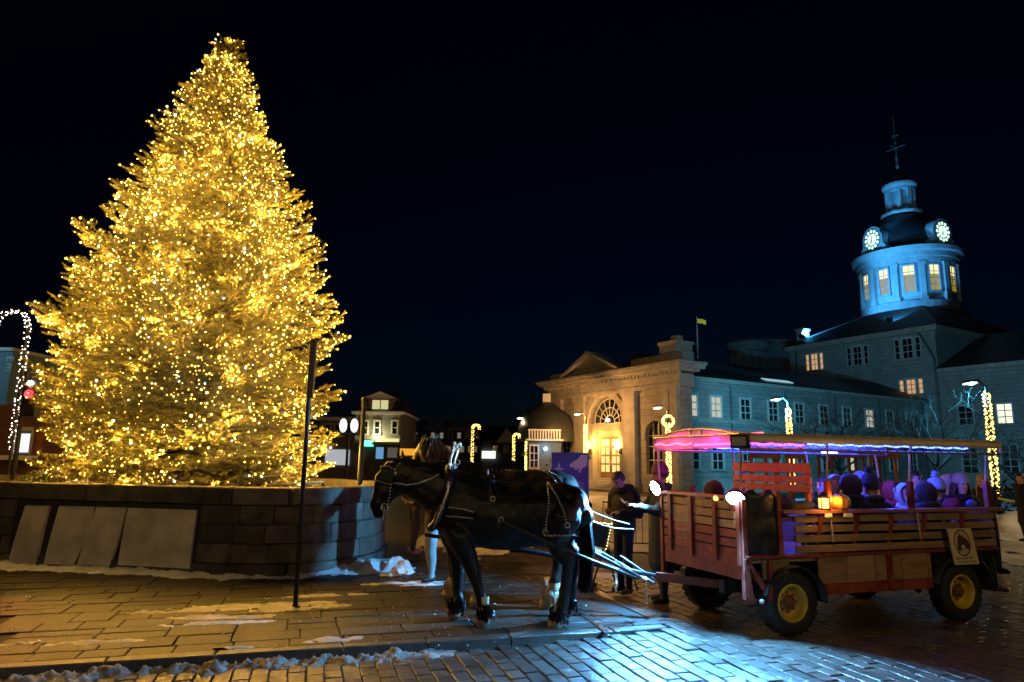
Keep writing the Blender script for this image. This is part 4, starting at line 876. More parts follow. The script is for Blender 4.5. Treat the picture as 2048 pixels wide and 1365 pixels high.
b = MB(); b.prism([(x_*w, h+z_*w) for x_, z_ in ((.46, -.06), (.30, -.05), (.22, -.16), (.08, -.25), (-.02, -.33), (.02, -.40), (.12, -.38), (.10, -.44), (.16, -.47), (.24, -.40), (.22, -.52), (.28, -.54), (.34, -.40), (.44, -.36), (.47, -.2))], -.0222, -.026, lambda a_, c_, d_: (a_, d_, c_)); b.build('white_emblem', SW, t)
b = MB(); b.prism([(x_*w, h+z_*w) for x_, z_ in ((-.40, -.42), (-.18, -.42), (-.20, -.46), (-.38, -.46))], -.0222, -.026, lambda a_, c_, d_: (a_, d_, c_)); b.prism([(x_*w, h+z_*w) for x_, z_ in ((-.30, -.26), (-.26, -.40), (-.34, -.40))], -.0222, -.026, lambda a_, c_, d_: (a_, d_, c_)); b.build('white_emblem', SW, t)
# easel board trimmed with fairy lights
q = gnd(1226, 1182); t = thing('easel', 'dark easel board edged with fairy lights beside the parka man', 'easel', q)
def Eq(px, py, dy=0): p = aty(px, py, q.y+dy); return Vector((p.x-q.x, p.y-q.y, p.z))
b = MB(); tl, tr, brr, bl_ = Eq(1186, 1045), Eq(1223, 1048), Eq(1212, 1098), Eq(1180, 1090); d = Vector((0, .03, 0)); b.add([tl, tr, brr, bl_, tl+d, tr+d, brr+d, bl_+d], [(0, 1, 2, 3), (7, 6, 5, 4), (0, 4, 5, 1), (1, 5, 6, 2), (2, 6, 7, 3), (3, 7, 4, 0)]); b.build('board', pm('blackboard', (.015, .015, .016), .6), t)
for (u0_, u1_, dy0, dy1) in (((1222, 1045), (1182, 1183), 0, 0), ((1226, 1045), (1276, 1190), 0, .05), ((1205, 1060), (1232, 1172), .05, .45)): MB().tube([Eq(*u0_, dy0), Vector((Eq(*u1_, dy1).x, Eq(*u1_, dy1).y, 0))], .014, 6).build('leg', BLACKMET, t)
b = MB()
for i in range(13): p = tl.lerp(tr, i/12)+Vector((0, -.02, random.uniform(-.012, .012))); z_ = MB().ball(p, .008, 5, 4); b.add(z_.v, z_.f)
for i in range(9): p = tr.lerp(brr, i/8)+Vector((0, -.02, 0)); z_ = MB().ball(p, .008, 5, 4); b.add(z_.v, z_.f)
b.build('fairy_bulbs', em('fairy bulb', (1, .8, .35), 6, False), t)['kind'] = 'stuff'
def barrier(p0, p1, label, h=1.05):
    d = (p1-p0); L = d.length; t = thing('crowd_barrier', label, 'barrier', p0, math.atan2(d.y, d.x), 'crowd barriers')
    MB().tube([(0, 0, .1), (0, 0, h), (L, 0, h), (L, 0, .1)], .02, 6).build('frame', BLACKMET, t); MB().cyl((0, 0, .2), (L, 0, .2), .014, None, 6).build('rail', BLACKMET, t)
    for i in range(1, int(L/.14)): MB().cyl((i*.14, 0, .2), (i*.14, 0, h), .008, None, 5).build('bar', BLACKMET, t)
    for x_ in (.1, L-.1): b = MB(); b.bb((x_-.03, -.3, 0), (x_+.03, .3, .1)); b.build('foot', BLACKMET, t)
barrier(Vector((2.05, 15.4, 0)), Vector((4.0, 15.0, 0)), 'black crowd barrier behind the man in the parka')
def tape(a, c, label):
    b = MB(); pts = [a.lerp(c, i/12)+Vector((0, 0, -.12*math.sin(math.pi*i/12))) for i in range(13)]; vs_ = []
    for p in pts: vs_ += [p+Vector((0, 0, .03)), p-Vector((0, 0, .03)), p+Vector((0, .004, .03)), p+Vector((0, .004, -.03))]
    b.add(vs_, [(i*4+k, i*4+k+1, i*4+4+k+1, i*4+4+k) for i in range(12) for k in (0, 2)]); tag(b.build('rope_line', pm('yellow rope', (.6, .5, .12), .6)), label, 'rope')
tape(aty(1990, 995, 19), aty(2080, 993, 19), 'yellow barrier tape strung behind the blonde woman')
WOOD = pm('hut wood', (.20, .09, .055), .65, 0, .4, 2.5, .3, stretch=(1, 1, 6))
def hut(px0, px1, py_top, py_mid, Y, label):
    a, c = aty(px0, py_top, Y), aty(px1, py_top, Y); w = c.x-a.x; h = a.z; t = thing('market_stall', label, 'stall', ((a.x+c.x)/2, Y, -.03), 0, 'market stalls'); zm = aty(px0, py_mid, Y).z
    for s_ in (-1, 1):
        for y_ in (0, .9): b = MB(); b.bb((s_*w/2, y_, 0), (s_*(w/2-.07), y_+.07, h)); b.build('post', WOOD, t)
    b = MB(); b.bb((-w/2-.05, -.06, zm), (w/2+.05, -.005, h)); b.build('fascia', WOOD, t); b = MB(); b.beam((0, -.15, h+.03), (0, 1.1, h+.16), w+.2, .05, (0, 0, 1)); b.build('roof', WOOD, t)
    b = MB(); b.bb((-w/2, .0, .75), (w/2, .5, .82)); b.build('counter', WOOD, t); b = MB(); b.bb((-w/2+.07, .02, .1), (w/2-.07, .06, .748)); b.build('counter_front', WOOD, t)
hut(1500, 1556, 897, 915, 20, 'dark market stall seen under the canopy by the bench'); hut(1572, 1611, 897, 916, 19.5, 'small red brown market stall right of the dark stall'); hut(1660, 1728, 899, 914, 21, 'market stall with dark fascia behind the seated passengers'); hut(1738, 1792, 897, 916, 20.5, 'market stall with purple brown fascia behind the pompom hats')
TWIG = pm('dark winter bark', (.014, .012, .010), .8, 0, .4, 10, .4)
def bare_tree(px, py, Y, hgt, label, seed, spread=1.0):
    p = aty(px, py, Y); t = thing('bare_tree', label, 'tree', (p.x, p.y, -.03), 0, 'bare winter trees'); rg = random.Random(seed); b = MB()
    tz = hgt*.33; tr_ = MB().tube([(0, 0, 0), (.03, 0, tz*.5), (0, .03, tz)], [.13, .10, .09], 8); tr_.build('trunk', TWIG, t)
    def grow(p0, d, L, r, lev):
        q = p0+d*L; mid = p0.lerp(q, .5)+Vector((rg.gauss(0, .04), rg.gauss(0, .04), rg.gauss(0, .03)))*L; b.tube([p0, mid, q], [r, r*.8, r*.55], 5 if lev < 2 else 3, False)
        if lev >= 5: return
        for i in range(3 if lev < 2 else rg.choice((2, 2, 3))):
            nd = (d+Vector((rg.gauss(0, .55)*spread, rg.gauss(0, .55)*spread, rg.gauss(.05, .3)))).normalized(); grow(mid.lerp(q, rg.uniform(.3, 1)), nd, L*rg.uniform(.62, .85), r*.55, lev+1)
    for i in range(6): a = i*1.05+rg.random(); grow(Vector((0, 0, tz*rg.uniform(.8, 1))), Vector((math.cos(a)*.8*spread, math.sin(a)*.8*spread, .75)).normalized(), hgt*.22, .055, 0)
    b.build('branches', TWIG, t)
bare_tree(1882, 1000, 27, 6.2, 'spreading bare tree behind the rear canopy post', 3, 1.15); bare_tree(1683, 990, 29, 6.4, 'bare tree behind the middle of the canopy', 5, 1.1); bare_tree(2040, 1000, 27, 5.0, 'bare tree at the right edge behind the blonde woman', 9, 1.2)
# parked car far behind the horses
a = aty(1035, 950, 21); t = thing('parked_car', 'dark parked car seen over the horses backs', 'car', (a.x, 21, -.03)); CARP = pm('dark car paint', (.012, .014, .016), .18, .3, .2, 4, 0, coat=.6)
b = MB(); b.prism([(-2.1, .35), (2.1, .35), (2.15, .75), (1.9, .98), (1.0, 1.05), (.5, 1.45), (-.9, 1.48), (-1.6, 1.05), (-2.1, .95)], -.85, .85, lambda x_, z_, d_: (x_, d_, z_)); b.build('body', CARP, t)
b = MB(); b.prism([(.85, 1.07), (.45, 1.38), (-.2, 1.40), (-.2, 1.07)], -.86, -.852, lambda x_, z_, d_: (x_, d_, z_)); b.prism([(-.28, 1.07), (-.28, 1.40), (-.85, 1.40), (-1.4, 1.07)], -.86, -.852, lambda x_, z_, d_: (x_, d_, z_)); b.build('side_glass', PANE, t)
for x_ in (-1.3, 1.35): o = MB().lathe([(.2, -.89), (.33, -.89), (.33, -.68), (.2, -.68)], (x_, 0, .33), 18, axis='y').build('wheel', pm('tyre rubber', (.012, .012, .012), .75, 0, .3, 10, .3), t)
# evergreen hedge masses in front of the far houses
HEDGE = pm('dark yew', (.018, .024, .014), .7, 0, .5, 4, 0)
p = aty(955, 935, 36); shrub('hedge_bush', 'dark evergreen bush below the candy cane figure', (p.x, p.y, -.03), (2.2, .7, 1.3), 900, HEDGE, .16); p = aty(1090, 935, 30); shrub('hedge_bush', 'dark potted bush before the pavilion wall', (p.x, p.y, -.03), (.8, .6, 1.75), 500, HEDGE, .12)
p = aty(2030, 975, 24); shrub('hedge_bush', 'dark shrub mass below the garland lamp post on the right', (p.x, p.y, -.03), (3.2, .9, 1.6), 1200, HEDGE, .16)
# ================================================================== BODY BUILDER (one continuous skin from overlapping tapered limbs)
def skin(name, shapes, mats, voxel, parent, pick=None, smooth=4, bumpy=None):
    """shapes: list of (MB, material index, [sample points with radii]); returns one fused mesh object"""
    b = MB(); smp = []
    for mb_, mi, pts in shapes:
        b.add(mb_.v, mb_.f); smp += [(Vector(p), r, mi) for p, r in pts]
    tmp = b.build('tmp', None); md = tmp.modifiers.new('r', 'REMESH'); md.mode = 'VOXEL'; md.voxel_size = voxel; md.adaptivity = 0
    sm = tmp.modifiers.new('s', 'SMOOTH'); sm.iterations = smooth; sm.factor = .5
    bpy.context.view_layer.update(); me = bpy.data.meshes.new_from_object(tmp.evaluated_get(bpy.context.evaluated_depsgraph_get())); bpy.data.objects.remove(tmp)
    me.name = name; me.materials.clear()
    if bumpy:
        nv_ = len(me.vertices); co_ = np.empty(nv_*3); me.vertices.foreach_get('co', co_); no_ = np.empty(nv_*3); me.vertex_normals.foreach_get('vector', no_); co_ = co_.reshape(-1, 3); no_ = no_.reshape(-1, 3)
        ds_ = np.array([sum(a_*noise.noise(Vector(c_)*f_) for a_, f_ in bumpy) for c_ in co_]); co_ += no_*ds_[:, None]; me.vertices.foreach_set('co', co_.ravel()); me.update()
    for mm in mats: me.materials.append(mm)
    n = len(me.polygons); me.polygons.foreach_set('use_smooth', [True]*n)
    if len(mats) > 1:
        c = np.empty(n*3); me.polygons.foreach_get('center', c); c = c.reshape(-1, 3)
        if pick is not None: idx_ = np.array([pick(p) for p in c], dtype=np.int32)
        else:
            S = np.array([p for p, r, m_ in smp]); Rr_ = np.array([r for p, r, m_ in smp]); Mi = np.array([m_ for p, r, m_ in smp])
            idx_ = Mi[np.argmin(np.linalg.norm(c[:, None]-S[None], axis=2)-Rr_[None], axis=1)].astype(np.int32)
        me.polygons.foreach_set('material_index', idx_)
    return place(name, me, parent)
def limb(pts, rads, mi=0, n=12, lat=None):
    """closed tapered limb with rounded ends through pts; radii scalar or (lateral, in-plane)"""
    P_ = [Vector(p) for p in pts]; R_ = [r if hasattr(r, '__len__') else (r, r) for r in rads]
    d0 = (P_[0]-P_[1]).normalized(); d1 = (P_[-1]-P_[-2]).normalized()
    m0, m1 = min(R_[0]), min(R_[-1]); Q, S = [], []
    for k in (.98, .7): f_ = math.sqrt(1-k*k); Q.append(P_[0]+d0*m0*k); S.append((R_[0][0]*f_, R_[0][1]*f_))
    Q += P_; S += R_
    for k in (.7, .98): f_ = math.sqrt(1-k*k); Q.append(P_[-1]+d1*m1*k); S.append((R_[-1][0]*f_, R_[-1][1]*f_))
    b = MB().tube(Q, S, n, True, False, 1, lat); smp = []
    for i in range(len(P_)-1):
        for k in range(5): t = k/4; smp.append((P_[i].lerp(P_[i+1], t), sum(R_[i])/2*(1-t)+sum(R_[i+1])/2*t))
    return b, mi, smp
def ellip(c, r, sc=(1, 1, 1), mi=0): return MB().ball(c, r, 14, 10, sc), mi, [(c, r*min(sc))]
# ================================================================== HORSES
YN = 8.60
COAT = pm('black horse coat', (.0035, .0035, .004), .40, 0, .4, 5, .25, .4, bscale=90, stretch=(1, 1, .35)); FEATH = pm('cream feather hair', (.42, .36, .27), .8, 0, .3, 14, .4); HOOF = pm('pale hoof horn', (.30, .26, .2), .55, 0, .3, 10, .2)
MANE = pm('dark brown mane', (.035, .022, .014), .6, 0, .5, 20, .4); BROWN = pm('dark bay coat', (.009, .007, .006), .45, 0, .4, 5, .15, bscale=70); EYEM = pm('wet dark eye', (.004, .003, .003), .05, 0, 0, 4, 0)
ORG = Vector((aty(1000, 1240, YN).x, YN, 0))
def hp(px, py, dy=0):
    p = aty(px, py, YN+dy); return Vector((p.x-ORG.x, dy, p.z))
LATV = Vector((0, 1, 0))
def sec(L_, dy=0):
    P_, R_ = [], []
    for (ax, ay, bx, by, hw) in L_:
        a, c = hp(ax, ay), hp(bx, by); P_.append((a+c)/2+Vector((0, dy, 0))); R_.append((hw, (a-c).length/2))
    return P_, R_
def horse(name, label, loc, scale, coat, head=None, white=.16, mane=MANE, ears=None):
    t = thing(name, label, 'horse', loc); t.scale = (scale,)*3; sh = []
    P_, R_ = sec([(1160, 1002, 1158, 1060, .17), (1146, 978, 1146, 1085, .27), (1112, 966, 1108, 1092, .31), (1062, 967, 1060, 1095, .31), (1012, 966, 1006, 1101, .325), (968, 960, 962, 1098, .30), (928, 944, 926, 1090, .265), (898, 936, 888, 1068, .22), (878, 965, 870, 1048, .15)]); sh.append(limb(P_, R_, 0, 16, LATV))
    if head is None:
        P_, R_ = sec([(918, 938, 890, 1055, .19), (880, 927, 856, 1022, .155), (842, 920, 824, 998, .125), (808, 915, 804, 982, .10)]); sh.append(limb(P_, R_, 0, 14, LATV))
        P_, R_ = sec([(812, 912, 818, 975, .095), (784, 917, 803, 990, .115), (764, 942, 790, 1000, .095), (752, 975, 776, 1012, .075), (745, 1005, 769, 1028, .068), (747, 1022, 766, 1036, .055)]); sh.append(limb(P_, R_, 0, 14, LATV))
        er = [(hp(800, 922, -.06), hp(792, 903, -.075)), (hp(806, 920, .06), hp(804, 900, .075))]; crest = [(806, 913), (840, 919), (880, 926), (912, 936)]; eyes = [hp(779, 944, -.105), hp(779, 944, .105)]
    else:
        sh.append(limb(*head['neck'], 0, 14, LATV)); sh.append(limb(*head['head'], 0, 14)); er = head['ears']; crest = None; eyes = []
    for a, tip in er:
        b = MB().tube([a, a.lerp(tip, .45), tip], [.034, .030, .006], 8); sh.append((b, 0, [(a, .04)]))
    def leg(L_, dy, rads): sh.append(limb([hp(x_, y_, 0)+Vector((0, dy, 0)) for x_, y_ in L_], rads, 0, 12))
    leg([(900, 1060), (908, 1098), (914, 1128), (915, 1147), (914, 1162), (913, 1186), (913, 1202), (909, 1218), (905, 1231)], .15, [.17, .125, .100, .090, .072, .064, .078, .070, .094])
    leg([(918, 1070), (933, 1100), (945, 1128), (951, 1147), (955, 1162), (962, 1186), (968, 1204), (967, 1221), (965, 1237)], -.15, [.17, .125, .100, .090, .072, .064, .078, .070, .094])
    leg([(1126, 1030), (1110, 1076), (1122, 1102), (1136, 1120), (1134, 1138), (1129, 1170), (1124, 1200), (1115, 1220), (1108, 1240)], -.17, [.23, .175, .125, .096, .078, .068, .080, .072, .096])
    leg([(1135, 1030), (1122, 1076), (1136, 1100), (1152, 1117), (1150, 1135), (1146, 1165), (1142, 1197), (1136, 1214), (1131, 1230)], .17, [.23, .175, .125, .096, .078, .068, .080, .072, .096])
    sh.append(ellip(hp(1122, 1022), .33, (1.0, .92, 1.05))); sh.append(ellip(hp(1140, 1010), .26, (.9, 1.0, .9))); sh.append(ellip(hp(912, 1015), .32, (.85, .80, 1.15))); sh.append(ellip(hp(878, 1030), .17, (.8, 1.1, 1.1))); sh.append(ellip(hp(1050, 1035), .33, (1.5, .98, .98)))
    def pick(p):
        if p[2] < .075: return 2
        if p[2] < white: return 1
        return 0
    body = skin('body', sh, [coat, FEATH, HOOF], .018, t, pick, 4, ((.014, 5.5), (.006, 13), (.0025, 45)))
    # feather tufts, mane, tail as hair strands
    rg = random.Random(3)
    for (x_, y_, dy) in ((905, 1229, .15), (966, 1235, -.15), (1109, 1238, -.17), (1132, 1228, .17)):
        c = hp(x_, y_)+Vector((0, dy, 0)); b = MB()
        for i in range(90):
            a = rg.uniform(0, 6.28); top = c+Vector((.06*math.cos(a)+.03, .06*math.sin(a), rg.uniform(.08, .18))); bot = top+Vector((.05*math.cos(a)+.01, .05*math.sin(a), -rg.uniform(.07, .14))); bot.z = max(bot.z, .02); b.tube([top, top.lerp(bot, .5)+Vector((.02*math.cos(a), .02*math.sin(a), 0)), bot], [.009, .009, .002], 3, False)
        b.build('feather', FEATH if white > .2 else coat, t)['kind'] = 'stuff'
    b = MB(); c0 = hp(1163, 995)
    for i in range(240):
        a, r = rg.uniform(0, 6.28), rg.uniform(0, 1)**.5; k = rg.uniform(.75, 1); o = Vector((.055*r*math.cos(a), .05*r*math.sin(a), 0)); p1 = hp(1171, 1040)+o*1.1; p2 = hp(1174, 1100)+o*1.7; p3 = hp(1168+rg.uniform(-4, 8), 1100+90*k)+o*1.2
        b.tube([c0+o*.5, p1, p2, p3], [.012, .010, .009, .002], 3, False)
    b.tube([hp(1155, 990), hp(1168, 1010), hp(1172, 1060)], [.05, .05, .03], 8); b.build('tail', coat, t)
    b = MB()
    if crest:
        for i in range(150):
            k = rg.uniform(0, len(crest)-1.01); j = int(k); f_ = k-j; x_ = crest[j][0]*(1-f_)+crest[j+1][0]*f_; y_ = crest[j][1]*(1-f_)+crest[j+1][1]*f_; p = hp(x_, y_+3)
            b.tube([p, p+Vector((.03, .08, -.04)), p+Vector((.05+rg.uniform(-.03, .03), .13, -.22-rg.uniform(0, .12)))], [.010, .009, .002], 3, False)
        for i in range(24): p = hp(800, 914); b.tube([p, p+Vector((-.06, rg.uniform(-.04, .04), -.02)), p+Vector((-.10, rg.uniform(-.05, .05), -.16))], [.009, .008, .002], 3, False)
    else:
        for i in range(260):
            p = head['poll']+Vector((rg.uniform(-.02, .10), rg.gauss(0, .05), rg.uniform(-.04, .03))); k = rg.random(); p = p.lerp(head['withers'], k); d = Vector((rg.uniform(-.12, .10), rg.choice((-1, -1, 1))*rg.uniform(.05, .14), -rg.uniform(.10, .24))); b.tube([p, p+d*.45+Vector((0, 0, .05)), p+d], [.012, .012, .003], 3, False)
    b.build('mane', mane, t)
    for e in eyes: MB().ball(e, .022, 8, 6).build('eye', EYEM, t)
    return t, body
H1, B1 = horse('black_horse', 'black draft horse with studded harness nearest the kerb', ORG, 1, COAT, white=.05)
nk = ([hp(915, 990), hp(888, 965), hp(868, 940), hp(862, 920)], [(.19, .24), (.16, .19), (.125, .14), (.10, .12)])
hd = ([hp(862, 918)+Vector((0, 0, .0)), hp(850, 930)+Vector((0, .16, 0)), hp(832, 955)+Vector((0, .34, 0)), hp(822, 980)+Vector((0, .45, 0))], [.115, .12, .09, .07])
HEADF = dict(neck=nk, head=hd, ears=[(hp(845, 905), hp(834, 888)), (hp(876, 906), hp(885, 886))], poll=hp(860, 897), withers=hp(905, 925))
H2, B2 = horse('bay_horse', 'dark bay draft horse with cream feathered feet on far side', ORG+Vector((-.10, 1.08, 0)), 1.085, BROWN, HEADF, .30, pm('light brown mane', (.15, .095, .06), .7, 0, .5, 18, .4))
# ================================================================== HARNESS (follows the skin of the near horse)
bpy.context.view_layer.update(); bmt = bmesh.new(); bmt.from_mesh(B1.data); bmt.transform(B1.matrix_world); BV = BVHTree.FromBMesh(bmt)
def hit(px, py, off=.012):
    h_, n_, i_, d_ = BV.ray_cast(CAM, ray(px, py).normalized())
    if h_ is None:
        p = ORG+hp(px, py); h_, n_, i_, d_ = BV.find_nearest(p)
    return h_+n_*off
def spath(L_, off=.012, k=7):
    out_ = []
    for (a, c), (d, e) in zip(L_, L_[1:]):
        for i in range(k): out_.append(hit(a+(d-a)*i/k, c+(e-c)*i/k, off))
    return out_+[hit(*L_[-1], off)]
ha = thing('harness', 'black leather harness with silver studs and hames on near horse', 'harness')
def strap(L_, w=.022, nm='strap', mat=LEATHER, studs=0, mirror=True, off=.010, th=.006):
    pts = spath(L_, off); b = MB(); vs_ = []
    def rib(pts):
        vs_ = []
        for i, p in enumerate(pts):
            d = (pts[min(i+1, len(pts)-1)]-pts[max(0, i-1)]).normalized(); n_ = BV.find_nearest(p)[1]; s_ = d.cross(n_).normalized(); vs_ += [p-s_*w/2, p-s_*w/2+n_*th, p+s_*w/2+n_*th, p+s_*w/2]
        N = len(pts); b.add(vs_, [(i*4+k, i*4+(k+1) % 4, i*4+4+(k+1) % 4, i*4+4+k) for i in range(N-1) for k in range(4)]+[(0, 1, 2, 3), (N*4-1, N*4-2, N*4-3, N*4-4)])
    rib(pts); b2 = MB(); b2.v, b2.f = list(b.v), list(b.f)
    o = b.build(nm, mat, ha)
    if mirror: b3 = MB(); b3.add([(x, 2*YN-y, z) for x, y, z in b2.v], b2.f); b3.build(nm, mat, ha)
    if studs:
        L_t = [0]
        for i in range(len(pts)-1): L_t.append(L_t[-1]+(pts[i+1]-pts[i]).length)
        q = MB(); s_ = 0
        while s_ < L_t[-1]:
            j = max(i for i in range(len(pts)) if L_t[i] <= s_); j = min(j, len(pts)-2); f_ = (s_-L_t[j])/max(1e-6, L_t[j+1]-L_t[j]); p = pts[j].lerp(pts[j+1], f_); n_ = BV.find_nearest(p)[1]; q.ball(p+n_*(th+.001), .0105, 6, 4); s_ += studs
        q.build('studs', STEEL, o)['kind'] = 'stuff'
    return pts
strap([(1094, 968), (1098, 1000), (1093, 1040), (1091, 1062)], .028, 'hip_strap', studs=.035); strap([(1096, 968), (1115, 995), (1128, 1025), (1133, 1048)], .028, 'hip_strap', studs=.035)
strap([(1091, 1072), (1120, 1071), (1145, 1069), (1158, 1072)], .05, 'breeching', studs=.03); strap([(1091, 1062), (1091, 1072)], .03, 'buckle_strap'); strap([(1134, 1050), (1140, 1070)], .03, 'buckle_strap')
for px, py in ((1091, 1063), (1134, 1050), (1003, 1040), (986, 999)): p = hit(px, py, .016); n_ = BV.find_nearest(p)[1]; a_ = n_.orthogonal().normalized(); c_ = n_.cross(a_); MB().tube([p+(a_*math.cos(6.283*i/14)+c_*math.sin(6.283*i/14))*.03 for i in range(14)], .0055, 6, False, True).build('ring', STEEL, ha)
strap([(975, 958), (980, 985), (988, 1010), (998, 1035), (995, 1060), (985, 1095)], .055, 'girth'); strap([(985, 958), (996, 990), (1004, 1020), (1005, 1040)], .03, 'girth_strap')
strap([(976, 950), (1030, 964), (1094, 966)], .03, 'back_strap', mirror=False)
p = hit(976, 955); b = MB(); b.box(p+Vector((0, .05, .02)), (.16, .24, .05), None, .015); b.build('saddle_pad', LEATHER, ha)
for dy in (-.05, .09): p2 = p+Vector((0, dy, .07)); MB().tube([p2+Vector((0, .03*math.cos(6.283*i/12), .03*math.sin(6.283*i/12))) for i in range(12)], .006, 6, False, True).build('terret_ring', STEEL, ha)
strap([(897, 1015), (925, 1018), (948, 1025)], .012, 'side_strap', pm('pale rope strap', (.4, .38, .34), .5)); strap([(893, 1032), (920, 1034), (946, 1037)], .012, 'side_strap', MATS['pale rope strap'])
# collar and hames
col = spath([(897, 936), (900, 960), (895, 990), (886, 1020), (872, 1046), (864, 1055)], .03, 4); b = MB(); b.tube(col, [.035, .05, .055, .055, .05]+[.05]*(len(col)-6)+[.035], 10); b.add([(x, 2*YN-y, z) for x, y, z in b.v], b.f); b.build('collar', LEATHER, ha, True)
for s_ in (0, 1):
    hm = [hit(902, 945, .07), hit(898, 985, .085), hit(888, 1022, .085), hit(870, 1048, .07)]; top = ORG+hp(914, 893)+Vector((0, -.12, 0)); pts = [top, top.lerp(hm[0], .5)+Vector((-.02, -.01, 0))]+hm
    if s_: pts = [Vector((p_.x+.03, 2*YN-p_.y, p_.z)) for p_ in pts]
    o = MB().tube(pts, [.010, .012, .013, .013, .013, .010], 8).build('hame', STEEL, ha, True); MB().ball(pts[0], .024).build('hame_ball', STEEL, o)
    if not s_:
        for f_ in (.35, .55, .75): k = f_*5; j = int(k); q = pts[j].lerp(pts[min(5, j+1)], k-j)+Vector((0, -.02, 0)); MB().tube([q+Vector((.02*math.cos(6.283*i/10), 0, .026*math.sin(6.283*i/10))) for i in range(10)], .005, 5, False, True).build('ring', STEEL, o)
for k, (x_, y_) in enumerate(((916, 925), (911, 932))): a = ORG+hp(x_, y_)+Vector((0, -.10, 0)); o = MB().tube([a+Vector((.03*math.cos(6.283*i/12), 0, .03*math.sin(6.283*i/12))) for i in range(12)], .007, 6, False, True).build('rein_ring', STEEL, ha)
# bridle
strap([(800, 928), (788, 945), (783, 965), (779, 990), (774, 1010)], .022, 'cheek_strap', studs=.04); strap([(756, 962), (775, 968), (795, 966), (802, 972)], .02, 'nose_band', studs=.035); strap([(762, 935), (775, 933), (790, 940)], .02, 'brow_band', studs=.04); strap([(806, 925), (806, 955), (801, 985)], .02, 'throat_latch')
strap([(795, 966), (815, 970), (838, 967), (862, 958), (878, 950)], .016, 'rein', pm('white rein chain', (.55, .6, .58), .35, .7), studs=.022, mirror=False)
p = hit(776, 950, .05); n_ = BV.find_nearest(p)[1]; b = MB(); b.box(p, (.16, .012, .15), (Matrix.Rotation(.15, 3, 'Y')), .004); b.build('blinker', pm('blinker leather', (.03, .035, .045), .22, 0, .3, 15, .1), ha)
MB().ball(hit(791, 947, .02), .022, 10, 7, (1, .5, 1)).build('rosette', STEEL, ha)
p = hit(768, 1014, .015); MB().tube([p+Vector((.04*math.cos(6.283*i/14), 0, .04*math.sin(6.283*i/14))) for i in range(14)], .006, 6, False, True).build('bit_ring', STEEL, ha); MB().tube([p, p+Vector((-.01, 0, -.16))], .007, 6).build('bit_shank', STEEL, ha); MB().tube([p, p+Vector((-.16, .05, .01))], .008, 6).build('bit_bar', STEEL, ha)
for (x_, y_, dy) in ((968, 1196, -.15), (1124, 1195, -.17)):
    c = ORG+hp(x_, y_)+Vector((0, dy, 0)); MB().lathe([(.060, -.045), (.066, -.04), (.066, .04), (.058, .045)], c, 14).build('reflective_leg_band', pm('pale reflective band', (.55, .58, .30), .4, 0, .2, 20, .1), ha, True)
tr0 = hit(1003, 1042, .02); TRACE_END = None
# harness of the far horse: hip straps over its visible croup
hb = thing('harness', 'silver studded straps lying over the far bay horse', 'harness'); bpy.context.view_layer.update(); bm2 = bmesh.new(); bm2.from_mesh(B2.data); bm2.transform(B2.matrix_world); BV2 = BVHTree.FromBMesh(bm2)
def onfar(px, py, off=.012):
    h_, n_, i_, d_ = BV2.ray_cast(CAM, ray(px, py).normalized())
    if h_ is None: h_, n_, i_, d_ = BV2.find_nearest(aty(px, py, YN+1.0))
    return h_+n_*off
for L_, nm in (([(1085, 942), (1105, 955), (1118, 975)], 'hip_strap'), ([(1090, 942), (1112, 952), (1128, 972)], 'hip_strap'), ([(985, 938), (1030, 945), (1088, 942)], 'back_strap'), ([(835, 927), (865, 922), (895, 925)], 'rein')):
    pts = []
    for (a, c), (d, e) in zip(L_, L_[1:]): pts += [onfar(a+(d-a)*i/5, c+(e-c)*i/5) for i in range(5)]
    o = MB().tube(pts, .010, 6).build(nm, LEATHER, hb); q = MB()
    for p in pts[::1]: q.ball(p+Vector((0, -.008, .006)), .008, 5, 4)
    q.build('studs', STEEL, o)['kind'] = 'stuff'
p0 = onfar(905, 935, .03)
for s_ in (0, .2): MB().tube([p0+Vector((.02+s_*.3, s_, .30)), p0+Vector((-.03+s_*.3, s_, .1)), p0+Vector((-.10+s_*.3, s_, -.12))], [.010, .013, .013], 8).build('hame', STEEL, hb); MB().ball(p0+Vector((.02+s_*.3, s_, .31)), .024).build('hame_ball', STEEL, hb)
# ================================================================== WAGON
WA = math.radians(19.5); WO = Vector((2.93, 8.95, 0)); ux = Vector((math.cos(WA), math.sin(WA), 0)); uy = Vector((-ux.y, ux.x, 0))
def wl(x, y, z=0): return WO+ux*x+uy*y+Vector((0, 0, z))
wa = thing('wagon', 'red and timber horse drawn wagon with lit fabric canopy', 'wagon', WO, WA)
REDW = pm('red wagon paint', (.17, .015, .012), .5, 0, .45, 5, .3, bscale=22, rnd=.15, col2=(.20, .045, .026)); PLANK = pm('weathered plank', (.24, .155, .085), .6, 0, .4, 2.2, .3, stretch=(1, 6, 6), bscale=12, rnd=.2); RPL = pm('faded red plank', (.30, .11, .065), .6, 0, .3, 2.2, .3, stretch=(1, 6, 6), bscale=12, rnd=.15)
TYRE = MATS['tyre rubber']; RIMY = pm('yellow wheel paint', (.50, .36, .035), .4, 0, .25, 8, .15); RUST = pm('rusty hub', (.16, .05, .02), .75, 0, .5, 20, .4); PIPE = pm('galvanised pipe', (.45, .44, .42), .35, .7, .2, 10, .1); DARKW = pm('dark tarp', (.012, .016, .020), .45, 0, .5, 3, .6, bscale=9)
def bp(nm, mat, a, c, par=wa, ch=.004): b = MB(); b.bb(a, c, ch); return b.build(nm, mat, par)
XF, XR, YS = -.60, 3.40, .85
